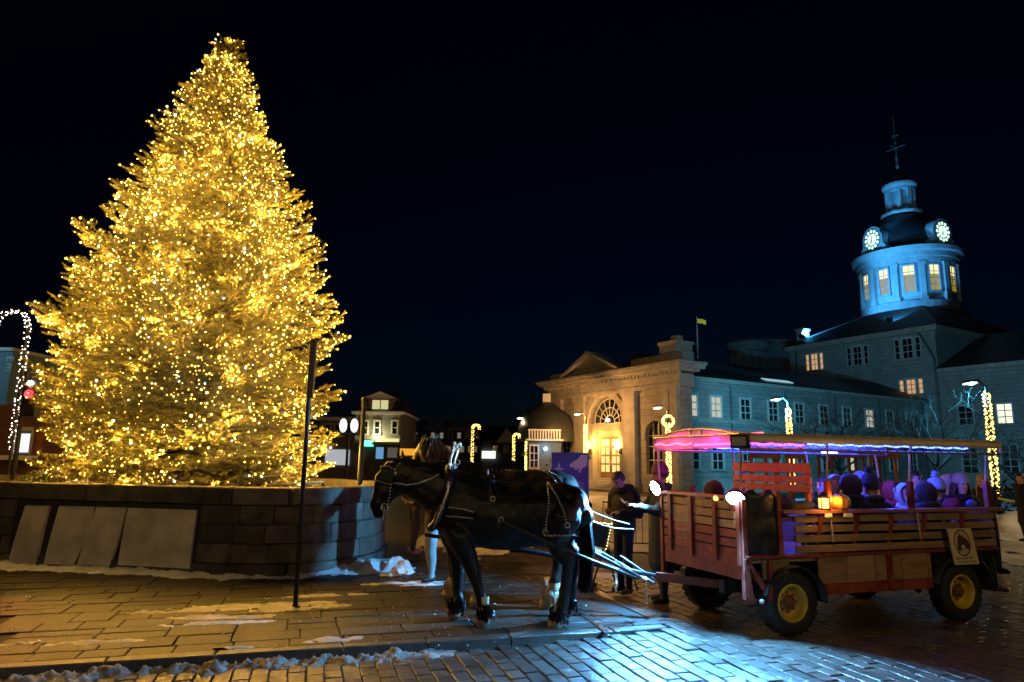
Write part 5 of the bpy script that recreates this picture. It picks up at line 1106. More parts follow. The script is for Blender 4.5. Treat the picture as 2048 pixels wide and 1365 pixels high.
# wheels
def wheel(x, y, sgn, big=0):
    r, hw = .34+big, .11; t = MB(); prof = [(.20, -hw*.8), (.27, -hw), (r-.03, -hw*.95), (r, -hw*.55), (r, hw*.55), (r-.03, hw*.95), (.27, hw), (.20, hw*.8)]
    w = MB().lathe([(p, q*sgn) for p, q in prof], (x, y, r), 32, axis='y').build('wheel', TYRE, wa, True)
    q = MB()
    for i in range(26):
        a = 6.283*i/26
        for s_ in (-1, 1): q.box((x+(r-.004)*math.cos(a+s_*.06), y+s_*.045, r+(r-.004)*math.sin(a+s_*.06)), (.018, .085, .05), Matrix.Rotation(-a, 3, 'Y'))
    q.build('tread', TYRE, w)
    MB().lathe([(.212, -hw*.85), (.205, -hw*.98), (.185, -hw*.9), (.178, -hw*.3), (.165, hw*.1), (.09, hw*.05), (.075, -hw*.35), (.05, -hw*.4)], (x, y, r), 28, axis='y').build('rim', RIMY, w, True) if sgn < 0 else MB().lathe([(.212, hw*.85), (.185, hw*.9), (.165, -hw*.1), (.02, 0)], (x, y, r), 24, axis='y').build('rim', RIMY, w, True)
    if sgn < 0:
        MB().lathe([(.085, -hw*.30), (.07, -hw*.55), (.045, -hw*.75), (0, -hw*.78)], (x, y, r), 14, axis='y').build('hub', RUST, w); q = MB()
        for i in range(8): a = 6.283*i/8; q.cyl((x+.108*math.cos(a), y+.0, r+.108*math.sin(a)), (x+.108*math.cos(a), y-.03, r+.108*math.sin(a)), .012, None, 6)
        q.build('wheel_nuts', RUST, w)['kind'] = 'stuff'
for x, y, s_ in ((.02, -.76, -1), (.02, .76, 1), (2.68, -.76, -1), (2.68, .76, 1)): wheel(x, y, s_, .015)
for x in (.02, 2.68): MB().cyl((x, -.7, .35), (x, .7, .35), .045).build('axle', BLACKMET, wa)
for x, cc in ((.02, .52), (2.68, .58)):     # mudguards
    for s_ in (-1, 1):
        b = MB(); n = 10; vs_ = []
        for i in range(n+1):
            a = math.radians(8+(164)*i/n)-.15; r = cc-.12
            for dy in (-.17, .15): vs_ += [(x+r*1.05*math.cos(a), s_*.76+dy, .35+r*math.sin(a)), (x+(r+.02)*1.05*math.cos(a), s_*.76+dy, .35+(r+.02)*math.sin(a))]
        b.add(vs_, [f_ for i in range(n) for f_ in ((i*4, i*4+2, i*4+6, i*4+4), (i*4+1, i*4+5, i*4+7, i*4+3), (i*4, i*4+4, i*4+5, i*4+1), (i*4+2, i*4+3, i*4+7, i*4+6))]); b.build('mudguard', BLACKMET, wa, True)
# chassis, floor, lower panels
bp('chassis_beam', BLACKMET, (XF, -.45, .42), (XR, -.35, .56)); bp('chassis_beam', BLACKMET, (XF, .35, .42), (XR, .45, .56)); bp('floor', PLANK, (XF, -YS+.03, .80), (XR, YS-.03, .86))
for s_ in (-1, 1):
    y0, y1 = (-YS, -YS+.03) if s_ < 0 else (YS-.03, YS)
    bp('sill', REDW, (.46, y0, .42), (2.2, y1, .535))
    x = .42
    while x < 2.15: e = min(2.2, x+.43); bp('lower_panel', PLANK, (x+.004, y0+.002, .54), (e-.004, y1-.002, .845)); x = e
    bp('front_lower_panel', PLANK, (-.36, y0+.003, .62), (.0, y1-.003, .845)); bp('rear_lower_panel', BLACKMET, (2.21, y0+.004, .70), (XR-.02, y1-.004, .845)); bp('floor_rail', REDW, (-.36, y0-.012, .846), (XR, y1+.012, .885))
    # slats and stakes
    for k in range(4): z0 = .90+k*.113; bp('side_slat', PLANK, (.12 if s_ < 0 else -.1, y0-.004, z0), (XR-.02, y1-.008, z0+.082))
    for x in (.45, 1.0, 1.55, 2.1, 2.75): b = MB(); b.beam((x-.03, (y0+y1)/2-.03*(-s_)*-1, .80), (x+.04, (y0+y1)/2+.03*s_, 1.32), .03, .06, (1, 0, 0)); b.build('stake', REDW, wa)
    bp('brace', REDW, (1.46, y0-.02*(1 if s_ < 0 else -1)-.01, .44), (1.53, y1+.012, .84))
    bp('top_rail', RPL, (-.08, y0-.06, 1.345), (XR+.12, y1+.06, 1.385))
# front face: slatted
for k in range(6):
    z0 = .86+k*.105; bp('front_slat', REDW if k < 3 else PLANK, (XF-.012, -YS+.04, z0), (XF+.012, YS-.02, z0+.088))
for y in (-.80, -.35, .15, .62): bp('front_stake', REDW, (XF-.045, y-.035, .78), (XF-.014, y+.035, 1.50))
bp('front_top_rail', RPL, (XF-.05, -YS+.02, 1.50), (XF+.03, YS, 1.54)); bp('front_lower_panel', REDW, (XF-.01, -YS+.05, .62), (XF+.015, YS-.05, .855))
for y in (-.84, .84): bp('front_post', REDW, (XF-.03, y-.03, .42), (XF+.03, y+.03, 1.52))
bp('corner_post', REDW, (-.14, -YS-.02, .86), (-.08, -YS+.03, 1.60)); bp('corner_post', REDW, (-.14, YS-.03, .86), (-.08, YS+.02, 1.60))
for (a, c) in (((XF, -YS-.01, .86), (-.30, -YS-.01, .44)), ((XF, -YS-.01, .86), (XF+.05, -YS-.01, .42)), ((-.28, -YS-.015, .84), (-.30, -YS-.015, .40))): b = MB(); b.beam(a, c, .035, .05); b.build('step_strut', REDW, wa)
bp('step_rail', REDW, (XF, -YS-.03, .85), (-.1, -YS+.03, .89)); b = MB(); b.ball((-.42, -YS-.02, .40), .03, 8, 5); b.build('step_bolt', STEEL, wa)
# rear gate
for k in range(4): bp('rear_slat', PLANK, (XR-.02, -YS+.04, .92+k*.113), (XR+.004, YS-.04, 1.0+k*.113))
# benches
for k in range(3): bp('bench_back_plank', RPL, (.40, -.82, 1.58+k*.105+(.0 if k < 2 else .02)), (.43, .62, 1.665+k*.105+(.05 if k == 2 else 0)))
for y in (-.72, .5): bp('bench_post', REDW, (.432, y-.03, .86), (.48, y+.03, 1.86))
bp('bench_seat', RPL, (-.05, -.80, 1.26), (.40, .62, 1.30)); bp('bench_front', PLANK, (-.05, -.80, .86), (-.02, .62, 1.255))
for s_ in (-1, 1): bp('passenger_bench', PLANK, (.6, s_*.80, 1.12), (XR-.1, s_*.45, 1.16)); bp('bench_skirt', PLANK, (.6, s_*.47, .86), (XR-.1, s_*.45, 1.118))
# canopy
xa, xb, ya = -.66, 3.56, .92; ZE = 2.25
def czz(y, x=-.6): return ZE+(.03+.07*max(0, min(1, (.25-x)/.85)))*(1-(y/ya)**2)
CANV = bpy.data.materials.new('cream canopy fabric'); CANV.use_nodes = True; T_ = CANV.node_tree; bs = T_.nodes['Principled BSDF']; bs.inputs['Base Color'].default_value = (.72, .62, .46, 1); bs.inputs['Roughness'].default_value = .8
tl_ = T_.nodes.new('ShaderNodeBsdfTranslucent'); tl_.inputs[0].default_value = (.6, .5, .4, 1); mx = T_.nodes.new('ShaderNodeMixShader'); mx.inputs[0].default_value = .6; T_.links.new(bs.outputs[0], mx.inputs[1]); T_.links.new(tl_.outputs[0], mx.inputs[2]); T_.links.new(mx.outputs[0], T_.nodes['Material Output'].inputs[0])
b = MB(); NX, NY = 26, 12; vs_ = []
for i in range(NX+1):
    for j in range(NY+1): y = -ya+2*ya*j/NY; x = xa+(xb-xa)*i/NX; vs_.append((x, y, czz(y, x)-.018*abs(math.sin(math.pi*i/NX*5))*(1-(y/ya)**2)))
b.add(vs_, [(i*(NY+1)+j, (i+1)*(NY+1)+j, (i+1)*(NY+1)+j+1, i*(NY+1)+j+1) for i in range(NX) for j in range(NY)]); can = b.build('canopy', CANV, wa, True)
for s_ in (-1, 1):
    b = MB(); vs_ = []
    for i in range(61): x = xa+(xb-xa)*i/60; vs_ += [(x, s_*(ya+.008), ZE+.012), (x, s_*(ya+.016), ZE-.085-.008*abs(math.sin(i*.52))), (x, s_*(ya+.004), ZE-.085-.008*abs(math.sin(i*.52)))]
    b.add(vs_, [f_ for i in range(60) for f_ in ((i*3, i*3+3, i*3+4, i*3+1), (i*3+1, i*3+4, i*3+5, i*3+2), (i*3+2, i*3+5, i*3+3, i*3))]); b.build('valance', pm('cream valance cloth', (.72, .60, .42), .8, 0, .15, 6, .2), can, True)
    q = MB(); x = xa+.1; k = 0; zz = []
    while x < xb: zz.append((x, s_*(ya+.012), ZE-.085 if k % 2 else ZE-.165)); x += .075; k += 1
    q.tube(zz, .005, 4); q.build('lacing_cord', BLACKMET, can)
    MB().tube([(xa, s_*(ya-.01), ZE-.17), (xb, s_*(ya-.01), ZE-.17)], .016, 8).build('side_pipe', PIPE, wa)
for x in (xa, .6, 1.95, xb): MB().tube([(x, -ya+.01, ZE-.17)]+[(x, -ya+2*ya*j/10, czz(-ya+2*ya*j/10, x)-.02) for j in range(11)]+[(x, ya-.01, ZE-.17)], .016, 8).build('hoop', PIPE, wa)
MB().tube([(xa, -ya, ZE-.005), (xa, 0, ZE-.005), (xa, ya, ZE-.005)], .018, 8).build('cross_pipe', PIPE, wa)
for y in (-.18, .05): MB().tube([(xa, y, ZE), (xa, y, czz(y))], .014, 6).build('king_post', PIPE, wa)
REDFAB = bpy.data.materials.new('red front fabric'); REDFAB.use_nodes = True; bs = REDFAB.node_tree.nodes['Principled BSDF']; bs.inputs['Base Color'].default_value = (.55, .25, .25, 1)
for x in (-.63, .63, 1.95, 3.30):
    for s_ in (-1, 1):
        zb = 1.385 if x > 0 else 1.54; MB().tube([(x, s_*(YS), zb+(.32 if x > 0 else 0)), (x, s_*(ya-.03), ZE-.17)], .012, 8).build('canopy_post', PIPE, wa)
        if x > 0: bp('post_socket', REDW, (x-.03, s_*YS-.03, zb), (x+.03, s_*YS+.03, zb+.34))
b = MB(); b.add([(xa+.015, -ya, ZE-.16)]+[(xa+.015, -ya+2*ya*j/12, czz(-ya+2*ya*j/12)-.012) for j in range(13)]+[(xa+.015, ya, ZE-.16)], [tuple(range(15))]); b.build('front_gable', CANV, can)
# LED strips under the canopy
LB = em('blue LED strip', (.04, .08, 1), 16); LR = em('red LED strip', (1, .05, .10), 9); LP = em('magenta LED strip', (1, .05, .45), 8); LW = em('white blue LED', (.55, .5, 1), 10)
def led(nm, pts, mat, r=.010): return MB().tube(pts, r, 6).build(nm, mat, can)
wob = lambda x0, x1, y, z, n: [(x0+(x1-x0)*i/n, y, z+.008*math.sin(i*1.9)) for i in range(n+1)]
led('blue_led_strip', wob(.35, 3.0, -ya+.05, ZE-.10, 30), LB); led('blue_led_strip', wob(.2, 3.0, ya-.05, ZE-.12, 30), LB); led('magenta_led_strip', wob(-.5, .3, -ya+.05, ZE-.11, 10), LP); led('magenta_led_strip', wob(-.5, .2, ya-.06, ZE-.12, 10), LP)
led('red_led_strip', [(xa-.012, ya-.05-i*.085, ZE-.10+.012*math.sin(i*1.3)) for i in range(11)], LR, .012); led('magenta_led_strip', [(xa-.012, -.05-i*.085, ZE-.115) for i in range(10)], LP, .012)
led('red_led_strip', [(-.3, ya-.1-i*.17, ZE+.02) for i in range(11)], LR, .008)
for x0, x1 in ((1.05, 1.5), (1.75, 2.15), (2.3, 2.7)): led('white_led_tube', [(x0, -ya+.06, ZE-.07), (x1, -ya+.06, ZE-.07)], LW, .008)
led('white_led_tube', [(1.5, .1, ZE-.16), (1.75, .1, ZE-.16)], LW, .022)
lamp('blue_led_glow', 'POINT', (1.3, 0, ZE-.22), 100, (.03, .06, 1), wa, .1); lamp('blue_led_glow', 'POINT', (2.4, 0, ZE-.22), 100, (.03, .06, 1), wa, .1); lamp('red_led_glow', 'POINT', (-.52, .35, ZE-.03), 11, (1, .02, .10), wa, .03)
lamp('magenta_led_glow', 'POINT', (-.52, -.45, ZE-.03), 7, (1, .02, .28), wa, .03)
# work flood hanging at the canopy corner (unlit)
fl = MB(); fl.box((-.66, -.93, ZE-.09), (.05, .22, .16), Matrix.Rotation(.5, 3, 'Z'), .01); o = fl.build('canopy_floodlight', BLACKMET, wa); b = MB(); b.box((-.69, -.945, ZE-.09), (.012, .16, .10), Matrix.Rotation(.5, 3, 'Z')); b.build('glass', pm('flood glass', (.3, .3, .33), .15), o)
# headlamps
HL = em('headlamp lens', (.45, .75, 1), 140, False)
def head(y, z, tgt, pw, ang, x=XF-.06):
    c = Vector((x, y, z)); d = (Vector(tgt)-c).normalized(); rot = d.to_track_quat('X', 'Z').to_matrix(); q = MB().lathe([(.02, -.12), (.06, -.10), (.107, -.02), (.107, .02), (.100, .02)], (0, 0, 0), 18, axis='x'); q.v = [tuple(rot @ Vector(v_)+c) for v_ in q.v]; o = q.build('headlamp', BLACKMET, wa, True)
    q = MB().lathe([(.100, .012), (.06, .026), (0, .032)], (0, 0, 0), 18, axis='x'); q.v = [tuple(rot @ Vector(v_)+c) for v_ in q.v]; q.build('lens', HL, o, True)
    bp('lamp_bracket', BLACKMET, (x+.02, y-.015, z-.14), (x+.05, y+.015, z)); lamp('headlamp_beam', 'SPOT', c+d*.16, pw, (.12, .50, 1), wa, .05, c+d*4, ang, .35)
head(-.80, 1.53, (-2.4, -2.6, -.6), 1550, 135); head(.90, 1.57, (-3.2, .6, .7), 1800, 150)
MB().ball((XF-.05, -.42, 1.50), .03, 8, 6).build('marker_lamp', em('amber marker', (1, .5, .08), 5), wa)
# tarp bundle by the step, blankets on the bench
b = MB(); n = 12; vs_ = []
for i in range(n+1):
    for j in range(n+1):
        x = -.56+.42*i/n; z = .90+.68*j/n+(.04*math.sin(i*.9) if j == n else 0); vs_.append((x, -YS+.0-.03*math.sin(math.pi*i/n)-.03*fbm(x*4, z*4, 2), z))
b.add(vs_, [(i*(n+1)+j, (i+1)*(n+1)+j, (i+1)*(n+1)+j+1, i*(n+1)+j+1) for i in range(n) for j in range(n)]); md = b.build('tarp', DARKW, None, True); md.modifiers.new('t', 'SOLIDIFY').thickness = .05; md.location = WO; md.rotation_euler = (0, 0, WA); tag(md, 'dark crumpled tarp filling the gap beside the wagon step', 'tarp')
def blob(nm, label, cat, c, r, sc, mat, seed=0, rough=.35, fr=5):
    q = MB().ball((0, 0, 0), r, 22, 14, sc); q.v = [tuple(Vector(v_)*(1+rough*fbm(v_[0]*fr, v_[1]*fr, v_[2]*fr+seed))) for v_ in q.v]; o = q.build(nm, mat, None, True, wl(*c)); o.rotation_euler = (0, 0, WA); return tag(o, label, cat)
blob('blanket', 'dark folded blanket on the seat below the bench planks', 'blanket', (.10, -.45, 1.42), .22, (1.0, 1.5, .65), pm('navy wool', (.012, .016, .03), .9, 0, .4, 12, .5), 3); blob('blanket', 'black blanket hanging behind the bench beside the lantern', 'blanket', (.25, -.72, 1.42), .13, (2.2, .7, .6), MATS['navy wool'], 7)
# lantern, pumpkin, labels
p = wl(.55, -.86, 1.385); ln = thing('lantern', 'small glowing amber lantern on the wagon side rail', 'lantern', p); b = MB(); b.box((0, 0, .01), (.11, .11, .02)); b.box((0, 0, .145), (.11, .11, .02))
for a in (-1, 1):
    for c in (-1, 1): b.box((a*.048, c*.048, .08), (.01, .01, .13))
b.lathe([(.06, .155), (.03, .19), (.01, .21)], n=10); b.build('frame', BLACKMET, ln); b = MB(); b.box((0, 0, .077), (.082, .082, .115)); b.build('glass', em('lantern glass', (1, .45, .08), 5), ln); lamp('lantern_flame', 'POINT', (.0, -.16, .09), 5, (1, .42, .07), ln, .05); lamp('lantern_flame', 'POINT', (.12, -.02, .12), 4, (1, .45, .08), ln, .03)
q = MB(); vs_ = []; n = 40; m_ = 14
for i in range(m_+1):
    t = math.pi*i/m_
    for k in range(n): a = 6.283*k/n; r = .105*(1-.16*abs(math.cos(a*4.5))**.7)*(math.sin(t)**.75 if 0 < i < m_ else .02); vs_.append((r*math.cos(a)*1.2, r*math.sin(a), .095-.095*math.cos(t)*(1 if i else .9)))
q.add(vs_, [(i*n+k, i*n+(k+1) % n, (i+1)*n+(k+1) % n, (i+1)*n+k) for i in range(m_) for k in range(n)]); pk = thing('pumpkin', 'ribbed orange pumpkin beside the lantern on the rail', 'pumpkin', wl(.80, -.86, 1.38)); q.build('flesh', pm('pumpkin skin', (.50, .22, .04), .5, 0, .3, 8, .2), pk, True); MB().tube([(0, 0, .17), (.01, 0, .21), (.03, 0, .225)], [.014, .010, .012], 6).build('stem', pm('stem', (.15, .12, .05), .8), pk)
for x, w_ in ((.55, .11), (.85, .13)): bp('white_tag', PAPER, (x-w_/2, -YS-.075, 1.30), (x+w_/2, -YS-.068, 1.345))
for x in (.60, 1.98): MB().tube([(x, -YS-.05, 1.34), (x+.015, -YS-.055, 1.02)], .010, 6).build('hanging_strap', pm('pale webbing', (.4, .38, .32), .8), wa)
# placard
pl = thing('placard', 'cream placard with horse head in spoked wheel on wagon side', 'sign', WO, WA); cr_ = [(2.40, 1.14), (2.80, 1.14), (2.89, .70), (2.47, .70)]; YP = -YS-.09
CREAM = pm('cream board', (.62, .52, .30), .55, 0, .12, 3, .05); INK = pm('dark brown ink', (.05, .035, .02), .7, 0, .2, 5, 0)
FP = lambda a, c, d: (a, YP-d, c)
b = MB(); b.prism(cr_, 0, .018, FP); b.build('board', CREAM, pl); b = MB(); cc = (2.625, .965); R1, R2 = .165, .15
for i in range(28):
    a, a2 = 6.283*i/28, 6.283*(i+1)/28; f_ = lambda a, r: (cc[0]+r*.86*math.cos(a)+.12*(-(r*math.sin(a))), cc[1]+r*math.sin(a)); b.prism([f_(a, R1), f_(a2, R1), f_(a2, R2), f_(a, R2)], .0184, .021, FP)
for i in range(16): a = 6.283*i/16+.1; d = (math.cos(a)*.86, math.sin(a)); n_ = (-d[1]*.004, d[0]*.004); b.prism([(cc[0]+d[0]*.06+n_[0], cc[1]+d[1]*.06+n_[1]), (cc[0]+d[0]*.148+n_[0]-.12*d[1]*.148, cc[1]+d[1]*.148+n_[1]), (cc[0]+d[0]*.148-n_[0]-.12*d[1]*.148, cc[1]+d[1]*.148-n_[1]), (cc[0]+d[0]*.06-n_[0], cc[1]+d[1]*.06-n_[1])], .0183, .0205, FP)
b.build('wheel_emblem', INK, pl); b = MB(); hd_ = [(-.055, .125), (-.03, .10), (.02, .075), (.075, .05), (.115, .01), (.125, -.04), (.10, -.09), (.06, -.075), (.045, -.03), (.0, -.02), (-.03, -.04), (-.045, -.095), (-.085, -.10), (-.105, -.065), (-.09, -.01), (-.075, .05), (-.05, .085)]
b.prism([(cc[0]+x*.95-.1*z, cc[1]+z) for x, z in hd_], .0184, .0235, FP); b.build('horse_head_emblem', INK, pl); b = MB(); rg = random.Random(4)
for (z0, h_, x0, n) in ((.765, .028, 2.50, 17), (.722, .020, 2.51, 19)):
    x = x0
    for i in range(n):
        w_ = rg.uniform(.008, .017)
        if i % 7 != 5: b.prism([(x, z0), (x+w_*.45, z0), (x+w_*.45, z0+h_), (x, z0+h_)], .0184, .0205, FP); zz_ = z0+h_*rg.choice((0, .42, .78)); b.prism([(x+w_*.45, zz_), (x+w_, zz_), (x+w_, zz_+h_*.22), (x+w_*.45, zz_+h_*.22)], .0184, .0205, FP)
        x += w_+.005
b.build('worn_lettering', INK, pl)['kind'] = 'stuff'
# tongue, doubletree, traces, chains
dr = thing('draft_gear', 'red wagon tongue with pale doubletree bars and silver chains', 'wagon tongue')
A0, A1 = wl(-.15, 0, .42), gnd(1312, 1165); A1 = Vector((aty(1312, 1153, 9.25).x, 9.25, aty(1312, 1153, 9.25).z)); b = MB(); b.beam(A0, A1, .09, .10); b.build('tongue', REDW, dr)
A2 = ORG+Vector((-1.0, .54, .95)); b = MB(); b.tube([A1, A1.lerp(A2, .5)+Vector((0, 0, .03)), A2], [.035, .03, .024], 8); b.build('pole', BLACKMET, dr)
GREY = pm('worn grey bar', (.06, .06, .065), .5, .3, .3, 8, .2)
def E9(px, py, Y): p = aty(px, py, Y); return Vector((p.x, p.y, p.z))
bars = [((1186, 1095, 9.55), (1308, 1168, 9.15), .020), ((1240, 1112, 9.4), (1310, 1160, 9.2), .016), ((1175, 1100, 8.75), (1280, 1155, 9.0), .02)]
for (a, c, r) in bars: MB().tube([E9(*a), E9(*c)], r, 8).build('singletree', GREY, dr)
def chain(pts, label, pitch=.05):
    L_ = []
    for i in range(len(pts)-1):
        n = max(1, int((pts[i+1]-pts[i]).length/pitch))
        for k in range(n): L_.append((pts[i].lerp(pts[i+1], k/n), (pts[i+1]-pts[i]).normalized()))
    for j, (p, d) in enumerate(L_):
        a = d.orthogonal().normalized(); a = Matrix.Rotation(j*1.57, 3, d) @ a; MB().tube([p+d*(.034*math.cos(6.283*i/10))+a*(.016*math.sin(6.283*i/10)) for i in range(10)], .0062, 5, False, True).build('chain_link', STEEL, dr)
def sag(a, c, s_, n=6): return [a.lerp(c, i/n)-Vector((0, 0, s_*math.sin(math.pi*i/n))) for i in range(n+1)]
chain(sag(E9(1186, 1096, 9.3), E9(1300, 1160, 9.1), .06), ''); chain([E9(1232, 1125, 9.1), E9(1232, 1188, 9.1)], ''); chain([E9(1292, 1160, 9.05), E9(1294, 1212, 9.05)], ''); chain(sag(E9(1195, 1108, 8.9), E9(1262, 1150, 9.0), .03), '')
trace = [tr0, tr0.lerp(E9(1180, 1120, 8.35), .55)+Vector((0, -.02, -.01)), E9(1180, 1120, 8.35), E9(1275, 1158, 8.95)]; b = MB(); b.tube(trace, [.016, .018, .018, .016], 8); tag(b.build('trace_strap', LEATHER), 'thick black trace strap running from horse to doubletree', 'strap')
WR = pm('pale rope rein', (.16, .17, .18), .6, 0, .2, 30, .2)
for k, (a, c, s_, lb) in enumerate(((onfar(1120, 985, .02), wl(-1.02, 1.02, 1.08), .06, 'upper pale rein rope from bay horse to the driver'), (hit(1096, 972, .02), wl(-1.0, .95, 1.02), .16, 'lower pale rein rope from black horse to the driver'))): MB_ = MB().tube(sag(Vector(a), Vector(c), s_, 12), .009, 6); tag(MB_.build('rein_rope', WR), lb, 'rope')
# slack strap dropped on the pavement behind the hooves
b = MB(); pp = [gnd(1150, 1207), gnd(1165, 1232), gnd(1195, 1252), gnd(1215, 1268)]; vs_ = []
for i, p in enumerate(pp): vs_ += [p+Vector((-.03, 0, .006)), p+Vector((.03, .0, .006)), p+Vector((.03, 0, .012)), p+Vector((-.03, 0, .012))]
b.add(vs_, [(i*4+k, i*4+(k+1) % 4, i*4+4+(k+1) % 4, i*4+4+k) for i in range(3) for k in range(4)]); tag(b.build('dropped_strap', LEATHER), 'dropped leather strap lying on the pavement behind the hooves', 'strap')
# ================================================================== PEOPLE
SKIN = pm('skin', (.46, .29, .21), .5, 0, .12, 6, .05); SHOE = pm('dark shoe', (.015, .014, .013), .5, 0, .3, 12, .1)
def cloth(n, c, r=.85): return pm('cloth '+n, c, r, 0, .35, 7, .35, bscale=60)
BLK = cloth('black', (.006, .006, .007)); NAVY = cloth('navy', (.008, .010, .020)); CHAR = cloth('charcoal', (.03, .03, .033)); JEAN = cloth('blue jeans', (.16, .26, .42)); KHAK = cloth('khaki', (.16, .14, .09)); MAROON = cloth('maroon', (.16, .015, .03)); BRWN = cloth('brown', (.06, .04, .03)); PURP = cloth('purple knit', (.12, .06, .13)); WHT = cloth('cream knit', (.38, .35, .31)); LBL = cloth('pale blue knit', (.20, .28, .45)); REDC = cloth('red', (.30, .02, .02)); GREY_ = cloth('grey', (.16, .16, .17)); PINK = cloth('pink shoe', (.45, .2, .24))
HBL = pm('blonde hair', (.42, .27, .09), .5, 0, .4, 25, .4); HBR = pm('brown hair', (.06, .035, .02), .5, 0, .4, 25, .4); HDK = pm('dark hair', (.015, .011, .008), .5, 0, .4, 25, .4)
def human(label, loc, rz, coat=BLK, legs=BLK, shoes=SHOE, sit=False, hat=None, hatm=None, hair=HDK, hairlen=0, bow=0.0, turn=0.0, arms='down', scale=1.0, hood=None, longcoat=False, puff=1.0, group=None, shoes2=None, legs2=None, face=True, lean=0.0, thin=1.0):
    t = thing('person', label, 'person', loc, rz, group); t.scale = (scale,)*3; sh = []; V = Vector
    # local frame: faces +x, z up
    hz = .50 if sit else .93; ch = V((lean*.34, 0, hz+.36)); nk = V((lean*.50, 0, hz+.55)); pz = V((0, 0, hz))
    hc = nk+V((.02+bow*.10, 0, .15-bow*.05)); hr = Matrix.Rotation(turn, 3, 'Z') @ Matrix.Rotation(bow*.8, 3, 'Y')
    def hd(x, y, z): return hc+hr @ V((x, y, z))
    sh.append(limb([pz, (pz+ch)/2, ch, nk-V((0, 0, .03))], [(.165*puff, .13*puff), (.16*puff, .125*puff), (.185*puff, .13*puff), (.09, .075)], 1, 14, V((0, 1, 0))))
    sh.append(limb([ch+V((0, -.17*puff, .11)), ch+V((0, 0, .14)), ch+V((0, .17*puff, .11))], [.075*puff, .095*puff, .075*puff], 1))
    sh.append(limb([nk-V((0, 0, .04)), hc-V((0, 0, .05))], [.058, .055], 0)); sh.append(ellip(hd(-.008, 0, .035), .1, (.98, .80, 1.02), 0)); sh.append(limb([hd(.012, 0, -.02), hd(.035, 0, -.075)], [.072, .048], 0)); sh.append(limb([hd(.088, 0, .015), hd(.108, 0, -.018)], [.012, .016], 0, 8))
    for s_ in (-1, 1): sh.append(ellip(hd(-.005, s_*.082, -.005), .022, (.8, .5, 1.3), 0))
    if longcoat: sh.append(limb([pz, pz+V((.0, 0, -.42))], [(.175*puff, .135*puff), (.20*puff, .155*puff)], 1, 14, V((0, 1, 0))))
    for s_ in (-1, 1):
        L_ = legs if s_ < 0 else legs; hip = pz+V((0, s_*.09, -.02)); mi = 2 if s_ < 0 else 3
        if sit: kn = hip+V((.42, s_*.03, .0)); an = kn+V((.02, 0, -.40))
        else: kn = V((.03, s_*.10, .50)); an = V((-.01+.05*s_*.6, s_*.105, .09))
        sh.append(limb([hip, kn], [.092*thin, .066*thin], mi)); sh.append(limb([kn, kn.lerp(an, .4)+V((-.01, 0, 0)), an], [.066*thin, .064*thin, .046], mi)); sh.append(limb([an+V((-.03, 0, -.035)), an+V((.14, s_*.02, -.05))], [.045, .038], 4))
        s0 = ch+V((0, s_*.19*puff, .10)); hand = None
        if arms == 'down': el = s0+V((-.03, s_*.06, -.27)); wr = el+V((.08, -s_*.02, -.23))
        elif arms == 'front': el = s0+V((-.02, s_*.07, -.26)); wr = el+V((.20, -s_*.16, .02))
        elif arms == 'reach': el = s0+V((.14, s_*.05, -.20)); wr = el+V((.22, -s_*.03, .06))
        elif arms == 'pocket': el = s0+V((-.07, s_*.09, -.25)); wr = el+V((.13, -s_*.10, -.14))
        else: el = s0+V((.05, s_*.06, -.26)); wr = el+V((.22, -s_*.05, -.02))
        ar = .062*puff; sh.append(limb([s0, s0.lerp(el, .5), el], [ar*1.1, ar, ar*.88], 1)); sh.append(limb([el, wr], [ar*.88, ar*.66], 1))
        if arms != 'pocket':
            d = (wr-el).normalized(); q = MB(); sd = V((0, 1, 0)) if abs(d.y) < .8 else V((1, 0, 0)); sd = (sd-d*sd.dot(d)).normalized(); up_ = d.cross(sd); pal = wr+d*.06
            q.tube([wr, wr+d*.04, wr+d*.095], [(.030, .016), (.040, .018), (.038, .015)], 10, True, False, 1, sd)
            for f_ in range(4): o_ = sd*(.030-.020*f_); l_ = (.075, .085, .080, .062)[f_]; b0 = wr+d*.085+o_; k1 = b0+d*l_*.5-up_*s_*.010; q.tube([b0, k1, k1+d*l_*.42-up_*s_*.032], [.0095, .0088, .0065], 6)
            b0 = wr+d*.03+sd*.034; q.tube([b0, b0+d*.035+sd*.022-up_*s_*.012, b0+d*.062+sd*.018-up_*s_*.028], [.012, .0105, .008], 6)
            hand = q.build('hand', SKIN if not shoes2 else SKIN, t, True)
    skin('body', sh, [SKIN, coat, legs, legs2 or legs, shoes], .016, t, None, 3)
    if face:
        for s_ in (-1, 1): MB().ball(hd(.082, s_*.034, .030), .0125, 8, 6).build('eye', EYEM, t)
        b = MB(); b.tube([hd(.084, -.026, -.052), hd(.095, 0, -.050), hd(.084, .026, -.052)], [.004, .007, .004], 6); b.build('mouth', pm('lips', (.34, .13, .11), .45, 0, .1, 6, 0), t)
        b = MB()
        for s_ in (-1, 1): b.tube([hd(.090, s_*.018, .052), hd(.090, s_*.036, .057), hd(.080, s_*.052, .052)], .0045, 5)
        b.build('eyebrows', hair, t)
    rg = random.Random(len(label)); b = MB(); rn_ = [nk+V((.015+.098*puff*math.cos(6.283*i/18), .108*puff*math.sin(6.283*i/18), .005+.03*math.cos(6.283*i/18+3.1))) for i in range(18)]; b.tube(rn_, [.036*puff*(1+.4*noise.noise(V((i*.9, len(label), 0)))) for i in range(18)], 8, False, True); b.build('collar', coat if hood is None else hood, t, True)
    b = MB()          # hair cap plus strands
    N = 16; M = 9; vs_ = []
